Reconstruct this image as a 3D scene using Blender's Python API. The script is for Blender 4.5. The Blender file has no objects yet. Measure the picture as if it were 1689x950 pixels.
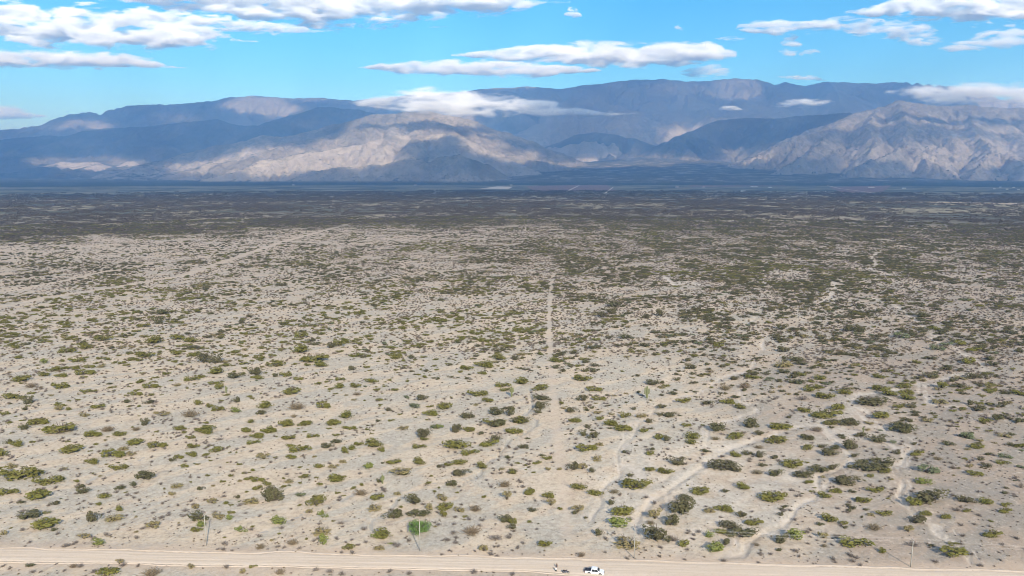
import bpy, bmesh, math, random
import numpy as np
from mathutils import Vector, Matrix
random.seed(7); RNG = np.random.default_rng(7)
R = math.radians
scene = bpy.context.scene
COL = scene.collection

# ------------------------------------------------------------------ camera
F, CXP, CYP, PITCH, CAMZ = 1126.0, 844.5, 475.0, R(9.28), 108.0
SP, CP = math.sin(PITCH), math.cos(PITCH)
cam = bpy.data.cameras.new('camera'); cam.sensor_width = 36.0; cam.lens = 36.0 * F / 1689.0
cam.clip_start = 1.0; cam.clip_end = 200000.0
camo = bpy.data.objects.new('camera', cam); COL.objects.link(camo)
camo.location = (0, 0, CAMZ); camo.rotation_euler = (R(90) - PITCH, 0, 0)
scene.camera = camo

# ------------------------------------------------------------------ sun, sky, exposure
SUN_EL, SUN_AZ = R(32), R(160)                       # azimuth clockwise from +Y
SUN = Vector((math.sin(SUN_AZ) * math.cos(SUN_EL), math.cos(SUN_AZ) * math.cos(SUN_EL), math.sin(SUN_EL)))
sl = bpy.data.lights.new('sun', 'SUN'); sl.energy = 5.0; sl.angle = R(0.53); sl.color = (1.0, 0.945, 0.87)
so = bpy.data.objects.new('sun', sl); COL.objects.link(so); so.location = (0, -200, 400)
so.rotation_euler = SUN.to_track_quat('Z', 'Y').to_euler()
world = bpy.data.worlds.new('World'); scene.world = world; world.use_nodes = True
wn = world.node_tree; wn.nodes.clear()
sky = wn.nodes.new('ShaderNodeTexSky'); sky.sky_type = 'NISHITA'; sky.sun_disc = False
sky.sun_elevation = SUN_EL; sky.sun_rotation = SUN_AZ
sky.altitude = 1800; sky.air_density = 1.0; sky.dust_density = 0.2; sky.ozone_density = 3.0
hs = wn.nodes.new('ShaderNodeHueSaturation'); hs.inputs['Saturation'].default_value = 1.36; hs.inputs['Hue'].default_value = 0.49
bg = wn.nodes.new('ShaderNodeBackground'); bg.inputs['Strength'].default_value = 0.15
wo = wn.nodes.new('ShaderNodeOutputWorld')
wn.links.new(sky.outputs[0], hs.inputs['Color']); wn.links.new(hs.outputs[0], bg.inputs[0]); wn.links.new(bg.outputs[0], wo.inputs[0])
vs = scene.view_settings; vs.view_transform = 'Standard'; vs.look = 'None'; vs.gamma = 1.0; vs.use_curve_mapping = False
vs.exposure = 0.58
scene.render.engine = 'CYCLES'
cy = scene.cycles
cy.max_bounces = 20; cy.diffuse_bounces = 2; cy.glossy_bounces = 1; cy.transmission_bounces = 4
cy.volume_bounces = 18; cy.transparent_max_bounces = 48
cy.filter_width = 1.0; cy.use_denoising = True; cy.use_adaptive_sampling = True; cy.adaptive_threshold = 0.01
cy.sample_clamp_indirect = 6.0

# ------------------------------------------------------------------ small helpers
def ray(px, py):
    a = (px - CXP) / F; b = (CYP - py) / F
    return a, CP + b * SP, -SP + b * CP
def pix_ground(px, py, z=0.0):
    a, y, w = ray(px, py); t = (z - CAMZ) / w
    return a * t, y * t
def pix_at(px, py, D):
    a, y, w = ray(px, py); t = D / y
    return (a * t, D, CAMZ + w * t)
def project(x, y, z):
    d = y * CP - (z - CAMZ) * SP
    u = y * SP + (z - CAMZ) * CP
    d = np.maximum(d, 1.0)
    return CXP + F * x / d, CYP - F * u / d
def px_per_m(y, z=0.0):
    return F / (y * CP - (z - CAMZ) * SP)

def _h(ix, iy, s):
    n = (ix.astype(np.int64) * 374761393 + iy.astype(np.int64) * 668265263 + s * 1274126177) & 0xffffffff
    n = ((n ^ (n >> 13)) * 1274126177) & 0xffffffff
    n = n ^ (n >> 16)
    return (n & 0xffffff) / float(0xffffff)
def vnoise(x, y, s=0):
    ix = np.floor(x); iy = np.floor(y); fx = x - ix; fy = y - iy
    fx = fx * fx * fx * (fx * (fx * 6 - 15) + 10); fy = fy * fy * fy * (fy * (fy * 6 - 15) + 10)
    a = _h(ix, iy, s); b = _h(ix + 1, iy, s); c = _h(ix, iy + 1, s); d = _h(ix + 1, iy + 1, s)
    return (a * (1 - fx) + b * fx) * (1 - fy) + (c * (1 - fx) + d * fx) * fy
def fbm(x, y, s=0, o=4, g=0.5):
    r = 0; a = 1; t = 0
    for i in range(o):
        r = r + a * vnoise(x + 17.3 * i, y - 9.1 * i, s + i); t += a; a *= g; x = x * 2.03; y = y * 2.03
    return r / t
def sstep(a, b, x):
    t = np.clip((x - a) / (b - a), 0, 1); return t * t * (3 - 2 * t)

def tag(o, label=None, cat=None, group=None, kind=None):
    if label: o['label'] = label
    if cat: o['category'] = cat
    if group: o['group'] = group
    if kind: o['kind'] = kind
    return o
def link(o, parent=None):
    COL.objects.link(o)
    if parent is not None: o.parent = parent
    return o
def mesh_obj(name, verts, faces, mat, parent=None, smooth=False, mi=None):
    me = bpy.data.meshes.new(name); me.from_pydata([tuple(v) for v in verts], [], faces)
    for m in (mat if isinstance(mat, (list, tuple)) else [mat]): me.materials.append(m)
    if mi is not None: me.polygons.foreach_set('material_index', mi)
    if smooth: me.polygons.foreach_set('use_smooth', [True] * len(me.polygons))
    return link(bpy.data.objects.new(name, me), parent)
def np_mesh(name, V, Q, mat, smooth=True):
    me = bpy.data.meshes.new(name)
    V = np.asarray(V, dtype=np.float32); Q = np.asarray(Q, dtype=np.int32); n = Q.shape[1]
    me.vertices.add(len(V)); me.vertices.foreach_set('co', V.ravel())
    me.loops.add(Q.size); me.loops.foreach_set('vertex_index', Q.ravel())
    me.polygons.add(len(Q)); me.polygons.foreach_set('loop_start', np.arange(0, Q.size, n, dtype=np.int32))
    me.materials.append(mat)
    me.update(calc_edges=True)
    if smooth: me.polygons.foreach_set('use_smooth', np.ones(len(Q), dtype=bool))
    return me
def fattr(me, name, vals):
    a = me.attributes.new(name, 'FLOAT', 'POINT'); a.data.foreach_set('value', np.asarray(vals, dtype=np.float32).ravel())
def empty(name, loc, rz=0.0):
    o = bpy.data.objects.new(name, None); COL.objects.link(o); o.location = loc; o.rotation_euler = (0, 0, rz)
    o.empty_display_size = 0.5
    return o

class Nt:
    """tiny node-tree writer"""
    def __init__(s, name):
        s.m = bpy.data.materials.new(name); s.m.use_nodes = True; s.t = s.m.node_tree; s.t.nodes.clear()
        s.out = s.t.nodes.new('ShaderNodeOutputMaterial')
    def n(s, typ, ins=None, **kw):
        nd = s.t.nodes.new('ShaderNode' + typ)
        for k, v in kw.items(): setattr(nd, k, v)
        for k, v in (ins or {}).items():
            if hasattr(v, 'is_output'): s.t.links.new(v, nd.inputs[k])
            else: nd.inputs[k].default_value = v
        return nd
    def math(s, op, a, b=0.0, c=None, clamp=False):
        ins = {0: a, 1: b}
        if c is not None: ins[2] = c
        return s.n('Math', ins, operation=op, use_clamp=clamp).outputs[0]
    def ramp(s, x, lo, hi, a=0.0, b=1.0):
        return s.n('MapRange', {0: x, 1: lo, 2: hi, 3: a, 4: b}, interpolation_type='SMOOTHSTEP').outputs[0]
    def mix(s, f, a, b, blend='MIX'):
        nd = s.t.nodes.new('ShaderNodeMix'); nd.data_type = 'RGBA'; nd.blend_type = blend
        for i, v in ((0, f), (6, a), (7, b)):
            if hasattr(v, 'is_output'): s.t.links.new(v, nd.inputs[i])
            else: nd.inputs[i].default_value = (tuple(v) + (1,)) if hasattr(v, '__len__') and len(v) == 3 else v
        return nd.outputs[2]
    def noise(s, vec, scale, detail=4.0, rough=0.55, dist=0.0):
        return s.n('TexNoise', {'Vector': vec, 'Scale': scale, 'Detail': detail, 'Roughness': rough, 'Distortion': dist}).outputs[0]
    def pos(s): return s.n('NewGeometry').outputs['Position']
    def attr(s, name): return s.n('Attribute', attribute_name=name).outputs['Fac']
    def mapping(s, vec, rot=(0, 0, 0), sc=(1, 1, 1)):
        return s.n('Mapping', {0: vec, 2: rot, 3: sc}).outputs[0]
    def bump(s, h, strength=0.5, dist=1.0, nrm=None):
        ins = {'Height': h, 'Strength': strength, 'Distance': dist}
        if nrm is not None: ins['Normal'] = nrm
        return s.n('Bump', ins).outputs[0]
    def surf(s, col, rough=0.9, nrm=None, metal=0.0, spec=0.2, **kw):
        ins = {'Base Color': (tuple(col) + (1,)) if isinstance(col, tuple) and len(col) == 3 else col, 'Roughness': rough, 'Metallic': metal, 'Specular IOR Level': spec}
        if nrm is not None: ins['Normal'] = nrm
        ins.update(kw)
        b = s.n('BsdfPrincipled', ins); s.t.links.new(b.outputs[0], s.out.inputs[0]); return s.m
def flat_mat(name, col, rough=0.7, metal=0.0, spec=0.3, var=0.12, scale=3.0):
    t = Nt(name); tc = t.n('TexCoord').outputs['Object']
    nz = t.noise(tc, scale, 3)
    c = t.mix(t.ramp(nz, 0.3, 0.7), tuple(x * (1 - var) for x in col), tuple(min(1, x * (1 + var)) for x in col))
    return t.surf(c, rough, None, metal, spec)

# ------------------------------------------------------------------ lines on the plain, in world metres
def L(pts): return [pix_ground(*p) for p in pts]
WASH = [  # (points, half width in metres, depth in metres)
 (L([(1055,885),(1046,862),(1053,845),(1075,820),(1105,800),(1140,780),(1165,765),(1195,748),(1215,735),(1250,722),(1300,710),(1345,699),(1362,704),(1396,738),(1412,765)]), 3.0, .5),
 (L([(1120,792),(1095,806),(1070,816),(1040,812)]), 3.2, .25),
 (L([(1196,926),(1229,895),(1284,868),(1319,827),(1352,813),(1350,790),(1393,772),(1410,756)]), 2.4, .5),
 (L([(1200,795),(1229,791),(1290,795),(1349,786)]), 1.8, .2),
 (L([(1440,688),(1456,698),(1478,715),(1497,739),(1494,758),(1478,772),(1488,794),(1485,821),(1516,854),(1544,868),(1585,909),(1600,935)]), 1.9, .5),
 (L([(1380,716),(1420,712),(1470,735),(1490,740)]), 2.0, .25),
 (L([(1456,698),(1437,684),(1402,663),(1409,651),(1447,645),(1483,640),(1514,630),(1554,623),(1600,615),(1625,610),(1621,600),(1565,572),(1534,561),(1547,554),(1531,541),(1498,521),(1475,503),(1440,492)]), 2.6, .5),
 (L([(1514,630),(1520,645),(1528,660),(1540,668),(1600,672),(1640,690),(1689,700)]), 1.7, .3),
 (L([(977,856),(990,835),(996,806),(1015,785),(1016,772),(1010,752),(1032,736),(1042,720),(1051,704),(1051,696),(1077,684),(1085,668),(1108,662),(1112,654),(1146,651),(1166,640),(1189,623),(1237,610),(1243,602),(1222,587),(1258,574),(1260,556),(1242,530),(1246,521),(1275,515)]), 1.9, .5),
 (L([(1018,772),(1030,765),(1050,780),(1062,800)]), 2.2, .3),
 (L([(1217,640),(1222,658),(1247,676),(1232,684),(1197,697),(1163,709),(1168,736),(1196,746)]), 1.8, .45),
 (L([(1458,412),(1435,425),(1447,436),(1437,444),(1472,454)]), 4.5, .5),
 (L([(1500,416),(1530,420)]), 4.0, .3),
 (L([(1371,463),(1384,476),(1368,491),(1345,500)]), 4.0, .4),
 (L([(1095,456),(1115,471),(1140,464),(1160,472)]), 4.5, .3),
]
GULLY = [  # narrow grey channels with an undercut bank
 (L([(872,640),(880,656),(877,668),(863,684),(886,691),(888,704),(868,717),(847,724),(825,750),(803,761),(784,783),(765,797),(745,806)]), 1.2, .8),
 (L([(1028,645),(1003,658),(972,681),(977,691),(993,707)]), 1.0, .5),
 (L([(0,838),(60,828),(115,808),(150,790),(200,770),(240,752)]), 1.2, .4),
 (L([(420,880),(455,872),(480,858),(520,836),(560,826),(590,812)]), 1.0, .35),
 (L([(607,868),(612,855),(640,842),(655,818),(700,806),(720,795)]), 1.0, .5),
]
TRACK = [
 (L([(936,880),(933,850),(928,800),(923,760),(917,700),(913,650),(909,600),(906,560),(906,520),(908,480),(912,445),(918,405)]), 2.3, .06),
 (L([(-40,492),(0,484),(76,469),(158,452),(215,442),(300,425)]), 4.5, .1),
 (L([(0,505),(300,455),(470,398),(573,370),(624,359),(675,353),(751,348)]), 7.5, .1),
 (L([(255,770),(300,742),(340,715),(420,690),(480,670)]), 0.7, .05),
 (L([(700,540),(760,520),(800,505)]), 1.0, .05),
]
ROADC = [(-900, 905), (-400, 907), (0, 914), (460, 922.5), (880, 931), (1229, 942), (1689, 954), (2300, 966), (2900, 980)]
ROADP = np.array([pix_ground(*p) for p in ROADC])
def strands(lines, seed):
    out = []; rg = random.Random(seed)
    for pts, hw, d in lines:
        out.append((pts, hw * .8, d))
        for k in range(2):
            q = []; ph = rg.uniform(0, 50); amp = hw * 2.3
            for (x0, y0), (x1, y1) in zip(pts[:-1], pts[1:]):
                n = max(2, int(math.hypot(x1 - x0, y1 - y0) / 6)); nx, ny = -(y1 - y0), (x1 - x0); l = math.hypot(nx, ny) + 1e-6
                for j in range(n):
                    u = j / n; o = amp * (2 * float(vnoise(np.array([len(q) / 4.5 + ph]), np.array([k * 7.])[:1], 90)[0]) - 1); q.append((x0 + (x1 - x0) * u + nx / l * o, y0 + (y1 - y0) * u + ny / l * o))
            if len(q) > 2: out.append((q, max(.55, hw * .28), d * .5))
    return out
def polydist(x, y, pts):
    best = np.full(x.shape, 1e9)
    for (x0, y0), (x1, y1) in zip(pts[:-1], pts[1:]):
        dx, dy = x1 - x0, y1 - y0; l2 = dx * dx + dy * dy + 1e-9
        t = np.clip(((x - x0) * dx + (y - y0) * dy) / l2, 0, 1)
        best = np.minimum(best, np.hypot(x - x0 - t * dx, y - y0 - t * dy))
    return best
def linefield(x, y, lines, wobble=1.0):
    """highest value of (half width - distance) / half width over the lines, and the carve depth"""
    f = np.full(x.shape, -1.5); dep = np.zeros(x.shape)
    wob = (fbm(x / 9, y / 9, 31, 3) - .5); wob2 = fbm(x / 14, y / 14, 37, 3) - .5; wob3 = fbm(x / 14, y / 14, 41, 3) - .5
    for pts, hw, d in lines:
        p = np.array(pts); m = 4 * hw + 12
        sel = (x > p[:, 0].min() - m) & (x < p[:, 0].max() + m) & (y > p[:, 1].min() - m) & (y < p[:, 1].max() + m)
        if not sel.any(): continue
        xs, ys = x[sel], y[sel]
        hw = hw * (.5 if wobble > .5 else 1.0); v = (hw - polydist(xs + 5 * wobble * wob2[sel], ys + 6 * wobble * wob3[sel], pts) + wob[sel] * hw * 1.5 * wobble) / hw
        f[sel] = np.maximum(f[sel], v); dep[sel] = np.maximum(dep[sel], d * sstep(-.25, .45, v))
    return np.clip(f, -1.5, 1), dep
WASH = strands(WASH, 3)
def road_side(x, y):
    """signed offset from the road's centre line (positive = away from the camera)"""
    yc = np.interp(x, ROADP[:, 0], ROADP[:, 1]); return (y - yc) * 0.97
def road_half(x):
    return 3.4 + 2.6 * sstep(0, 45, x), 3.1 + 0.5 * sstep(0, 60, x)      # near side, far side
def terrain(x, y, full=False):
    x = np.asarray(x, dtype=float); y = np.asarray(y, dtype=float)
    r = np.hypot(x, y)
    h = 1.5 * (fbm(x / 70, y / 70, 3, 3) - .5) + .45 * (fbm(x / 11, y / 11, 5, 3) - .5)
    wf, wd = linefield(x, y, WASH); gf, gd = linefield(x, y, GULLY); tf, td = linefield(x, y, TRACK, .15)
    h = h - wd - gd - td
    s = road_side(x, y); nh, fh = road_half(x)
    e = np.where(s > 0, s - fh, -s - nh)                    # metres outside the road's edge
    k = sstep(0.2, 5.0, e)
    h = h * k - .45 * (1 - sstep(-1.2, -.2, e))
    if full: return h, wf, gf, tf, e
    return h
def gz(x, y): return float(terrain(np.array([x]), np.array([y]))[0])

SANDS = [(180, 317, 260, 1.6), (200, 337, 90, 2.6), (330, 321, 130, 1.8), (700, 331.5, 80, 1.5), (495, 350, 28, 1.8), (990, 338, 160, 3), (925, 354, 30, 3), (1520, 355, 110, 1.7), (1600, 368, 100, 1.5), (1450, 362, 60, 1),
         (1280, 352, 60, 2), (60, 330, 60, 1.5), (1370, 331, 110, 1.0), (110, 292, 120, 1.4), (1150, 330, 90, .8), (650, 349, 60, 2.5), (1080, 357, 90, 2)]
# vegetation cover of the plain, 0..1, told by where a place lies in the photograph
def cover(px, py):
    n = fbm(px / 90, py / 28, 61, 4) - .5
    nb = 5 * (fbm(px / 26, py / 2.5, 67, 3) - .5)
    edge = np.interp(px, [0, 300, 570, 850, 1250, 1689], [391, 384, 371, 361, 364, 372]) + 14 * n
    dense = 1 - sstep(-4, 6, py - edge)
    band = np.exp(-((py - edge - 24) / 22.0) ** 2) * np.interp(px, [0, 700, 1000, 1689], [1.0, .95, .65, .25])
    base = np.interp(py, [380, 440, 520, 600, 700, 950], [.62, .62, .56, .44, .34, .30])
    side = np.interp(px, [0, 500, 900, 1300, 1689], [.78, .86, 1.15, 1.2, 1.15])
    c = base * side * (1 + 1.1 * n) * (1 - .75 * band)
    sandy = sstep(.58, .7, fbm(px / 260, py / 13, 77, 3)) * .38
    for (cx, cy0, rx, ry) in SANDS:
        q = ((px + 90 * n - cx) / rx) ** 2 + ((py + 6 * n + nb - cy0) / ry) ** 2
        dense = dense * (1 - (.25 + .6 * fbm(px / 60, py / 2, 83, 3)) * (1 - sstep(.5, 1.3, q)))
    dense = dense * (1 - .5 * sstep(345, 328, py) * sstep(.40, .62, fbm(px / 210, py / 2.0, 171, 4)))
    return np.clip(np.where(py < edge + 6, dense * (.95 - sandy) + (1 - dense) * c, c), 0, 1)

# ------------------------------------------------------------------ ground
def ground_material():
    t = Nt('desert_ground'); P = t.pos()
    st = t.mapping(t.mapping(P, (0, 0, R(-38))), (0, 0, 0), (.022, .085, .05))             # wind-drawn streaks
    n1 = t.noise(st, 1.0, 6, .6, .6); n2 = t.noise(P, .07, 5, .6); n3 = t.noise(P, .9, 5, .65); n4 = t.noise(P, .16, 4, .55)
    big = t.noise(P, .006, 3, .5)
    sand = t.mix(t.ramp(n2, .3, .7), (.455, .368, .268), (.52, .432, .322))
    sand = t.mix(t.math('MULTIPLY', t.ramp(n4, .52, .72), .45), sand, (.46, .34, .25))       # pinker drifts
    gravel = t.mix(t.ramp(n3, .3, .7), (.31, .285, .235), (.415, .385, .32)); br = t.attr('brown')
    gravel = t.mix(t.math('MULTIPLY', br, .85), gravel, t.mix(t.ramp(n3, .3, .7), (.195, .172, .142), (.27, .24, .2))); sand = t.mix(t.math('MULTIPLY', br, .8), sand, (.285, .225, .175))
    gv = t.math('ADD', t.math('MULTIPLY', n1, .75), t.math('MULTIPLY', n2, .35))
    gm = t.ramp(t.math('ADD', gv, t.math('MULTIPLY', t.math('SUBTRACT', n3, .5), .16)), .5, .60)
    col = t.mix(t.math('MULTIPLY', gm, .8), sand, gravel)
    # litter: small dark tufts and stones
    lit = t.noise(P, 1.7, 3, .75); lz = t.noise(P, .12, 3, .5)
    lm = t.math('MULTIPLY', t.ramp(lit, .56, .65), t.ramp(lz, .34, .6))
    col = t.mix(t.math('MULTIPLY', lm, .62), col, (.17, .135, .1))
    grit = t.noise(P, .5, 8, .8)
    col = t.mix(t.math('MULTIPLY', t.ramp(grit, .49, .64), .62), col, (.235, .195, .15)); col = t.mix(t.math('MULTIPLY', t.ramp(grit, .47, .34), .55), col, (.55, .475, .385))
    mot = t.noise(P, .22, 6, .7); col = t.mix(t.math('MULTIPLY', t.ramp(mot, .53, .68), .4), col, (.27, .225, .175))
    pale = t.noise(P, 2.6, 3, .7)
    col = t.mix(t.math('MULTIPLY', t.ramp(pale, .6, .72), .3), col, (.52, .46, .385))
    # washes, gullies, tracks
    w = t.attr('wash'); wv = t.math('ADD', w, t.math('MULTIPLY', t.math('SUBTRACT', t.noise(P, .35, 7, .75), .5), 4.5))
    wcol = t.mix(t.ramp(t.noise(t.mapping(t.mapping(P, (0, 0, R(-35))), (0, 0, 0), (.2, 1.1, .5)), 1.0, 5, .65), .35, .68), (.39, .35, .3), (.545, .475, .395))
    halo = t.math('MULTIPLY', t.ramp(w, -1.5, 0.1), t.ramp(t.noise(P, .1, 5, .65), .42, .6))
    col = t.mix(t.math('MULTIPLY', halo, .55), col, (.49, .425, .35))
    col = t.mix(t.math('MULTIPLY', t.ramp(wv, -.3, .9), t.ramp(t.noise(P, .05, 4, .6), .36, .56, .3, .72)), col, wcol)
    fl = t.math('MULTIPLY', t.attr('flood'), t.ramp(t.noise(P, .07, 6, .65), .36, .58)); col = t.mix(t.math('MULTIPLY', fl, .62), col, t.mix(t.ramp(grit, .4, .6), (.56, .495, .41), (.42, .37, .305)))
    g = t.attr('gully'); gvv = t.math('ADD', g, t.math('MULTIPLY', t.math('SUBTRACT', n3, .5), .9))
    col = t.mix(t.math('MULTIPLY', t.ramp(gvv, -.3, .3), .75), col, (.32, .305, .27))
    fa0 = t.attr('brown'); tr = t.attr('track'); tv = t.math('ADD', tr, t.math('MULTIPLY', t.math('SUBTRACT', n4, .5), 1.6))
    col = t.mix(t.math('MULTIPLY', t.ramp(tv, -.4, .9), t.math('MULTIPLY', t.ramp(t.noise(P, .03, 4, .6), .38, .6, .22, .5), t.math('SUBTRACT', 1.0, t.math('MULTIPLY', fa0, .5)))), col, (.47, .375, .29))
    rd = t.attr('verge'); col = t.mix(t.math('MULTIPLY', rd, .75), col, t.mix(t.ramp(n2, .3, .7), (.45, .36, .275), (.42, .32, .235)))
    # the far plain: cover too small to be told apart
    cv = t.attr('cover'); fa = t.attr('far')
    sp = t.noise(P, .0034, 10, .68)
    vm = t.ramp(t.math('SUBTRACT', t.math('ADD', cv, .22), sp), -.12, .22)
    vcol = t.mix(t.ramp(t.noise(P, .0021, 8, .68), .43, .57), (.062, .064, .046), (.2, .175, .12))
    fcol = t.mix(t.ramp(big, .3, .7), (.345, .255, .19), (.30, .235, .18))
    f2 = t.attr('farther'); fcol = t.mix(f2, fcol, (.235, .19, .16)); col = t.mix(t.math('MULTIPLY', fa, .6), col, fcol)
    col = t.mix(t.math('MULTIPLY', fa, vm), col, vcol)
    bh = t.math('ADD', t.math('MULTIPLY', n3, .5), t.math('ADD', t.math('MULTIPLY', n2, 1.4), t.math('MULTIPLY', lit, .18)))
    nrm = t.bump(bh, .55, .9)
    return t.surf(col, .95, nrm, 0, .1)
az = np.concatenate([np.linspace(-180, -42, 50)[:-1], np.linspace(-42, 42, 600), np.linspace(42, 180, 50)[1:]])
rr = np.concatenate([[0.5, 40, 80, 110, 130], np.geomspace(140, 2600, 430), np.geomspace(2600, 12000, 120)[1:], np.geomspace(12000, 60000, 20)[1:]])
A, Rr = np.meshgrid(np.radians(az), rr)
GX = (Rr * np.sin(A)).ravel(); GY = (Rr * np.cos(A)).ravel()
GH, gwf, ggf, gtf, ge = terrain(GX, GY, True)
GH = GH * (1 - sstep(1500, 4000, Rr.ravel())); GH -= 3.0 * sstep(9000, 30000, Rr.ravel())
nr, na = A.shape
idx = np.arange(nr * na).reshape(nr, na)
Qd = np.stack([idx[:-1, :-1], idx[:-1, 1:], idx[1:, 1:], idx[1:, :-1]], -1).reshape(-1, 4)[:, ::-1]
gpx0, gpy0 = project(GX, GY, GH)
gtf = gtf - 1.2 * sstep(330, 900, Rr.ravel()) * ((GX > -12) & (GX < 140))
me = np_mesh('ground', np.stack([GX, GY, GH], 1), Qd, ground_material())
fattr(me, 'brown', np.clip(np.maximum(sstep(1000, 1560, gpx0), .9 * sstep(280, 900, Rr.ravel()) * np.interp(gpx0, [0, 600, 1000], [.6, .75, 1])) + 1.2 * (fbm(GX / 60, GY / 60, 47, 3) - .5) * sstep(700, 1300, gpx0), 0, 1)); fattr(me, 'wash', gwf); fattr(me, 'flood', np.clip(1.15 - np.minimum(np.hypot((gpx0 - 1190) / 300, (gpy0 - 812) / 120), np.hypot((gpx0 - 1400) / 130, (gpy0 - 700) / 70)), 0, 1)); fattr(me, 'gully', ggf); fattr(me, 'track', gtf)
fattr(me, 'verge', 1 - sstep(.5, 6.5, ge + 5 * (fbm(GX / 8, GY / 8, 44, 3) - .5)))
gpx, gpy = project(GX, GY, GH)
gcov = cover(gpx, np.maximum(gpy, 292)); gcov[GY < 10] = .3
fieldn = sstep(.55, .62, fbm(gpx / 120, gpy / 3.2, 91, 3)) * sstep(345, 330, gpy)
fattr(me, 'cover', np.clip(gcov - .25 * fieldn, 0, 1)); fattr(me, 'far', sstep(600, 2600, Rr.ravel())); fattr(me, 'farther', sstep(1500, 3500, Rr.ravel()))
tag(link(bpy.data.objects.new('ground', me)), 'sandy desert plain with grey gravel streaks and pale dry washes', kind='structure')

# the dirt road with its graded edges
def road_material():
    t = Nt('packed_dirt'); P = t.pos()
    n = t.noise(t.mapping(P, (0, 0, 0), (.03, .9, 1)), 1.0, 5, .6); n2 = t.noise(P, .12, 4, .55); n3 = t.noise(P, 2.2, 4, .7)
    c = t.mix(t.ramp(n, .3, .7), (.49, .395, .30), (.55, .455, .355))
    c = t.mix(t.math('MULTIPLY', t.ramp(n2, .35, .7), .4), c, (.52, .435, .345))
    b = t.attr('berm'); c = t.mix(t.math('MULTIPLY', b, t.ramp(t.noise(P, .2, 4, .6), .4, .65, .1, .7)), c, (.36, .275, .2))
    r_ = t.attr('rut'); c = t.mix(t.math('MULTIPLY', r_, .35), c, (.43, .34, .255))
    c = t.mix(t.math('MULTIPLY', t.ramp(n3, .5, .68), .3), c, (.33, .265, .2)); c = t.mix(t.math('MULTIPLY', t.ramp(t.noise(P, .35, 5, .7), .52, .7), .3), c, (.37, .3, .235))
    return t.surf(c, .95, t.bump(t.math('ADD', n, t.math('MULTIPLY', n3, .3)), .4, .25), 0, .1)
xs = np.arange(-420, 430, 1.2); us = np.linspace(0, 1, 27)
rv, rb, ru = [], [], []
for x in xs:
    yc = float(np.interp(x, ROADP[:, 0], ROADP[:, 1])); nh, fh = road_half(np.array(x)); nh, fh = float(nh), float(fh)
    wa = 1.7 * (fbm(np.array([x / 16]), np.array([0.]), 8, 4)[0] - .5); wn = 1.8 * (fbm(np.array([x / 45]), np.array([5.]), 15, 3)[0] - .5); wb = 2.0 * (fbm(np.array([x / 13]), np.array([3.]), 9, 4)[0] - .5)
    for u in us:
        o = -nh - .9 + wa + u * (nh + fh + 1.8 - wa + wb)
        a = abs(u - .5) * 2; berm = math.exp(-((a - .9) / .05) ** 2)
        rut = sum(math.exp(-((o - c - wn) / .3) ** 2) for c in (-1.7, -.2, .9, 2.3))
        z = .06 + .12 * berm - .035 * rut + .05 * (1 - a * a) - (.5 if u in (0, 1) else 0) - .16 * math.exp(-((a - .76) / .05) ** 2)
        z += .05 * (vnoise(np.array([x / 3]), np.array([o / 1.2]), 12)[0] - .5)
        rv.append((x, yc + o, z - .05)); rb.append(math.exp(-((a - .8) / .05) ** 2)); ru.append(rut * (.4 + .9 * vnoise(np.array([x / 25]), np.array([o]), 19)[0]))
nx, nu = len(xs), len(us); ri = np.arange(nx * nu).reshape(nx, nu)
rq = np.stack([ri[:-1, :-1], ri[1:, :-1], ri[1:, 1:], ri[:-1, 1:]], -1).reshape(-1, 4)
me = np_mesh('dirt_road', rv, rq, road_material()); fattr(me, 'berm', rb); fattr(me, 'rut', ru)
tag(link(bpy.data.objects.new('dirt_road', me)), 'graded pale dirt road running across the foreground', kind='structure')

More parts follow.
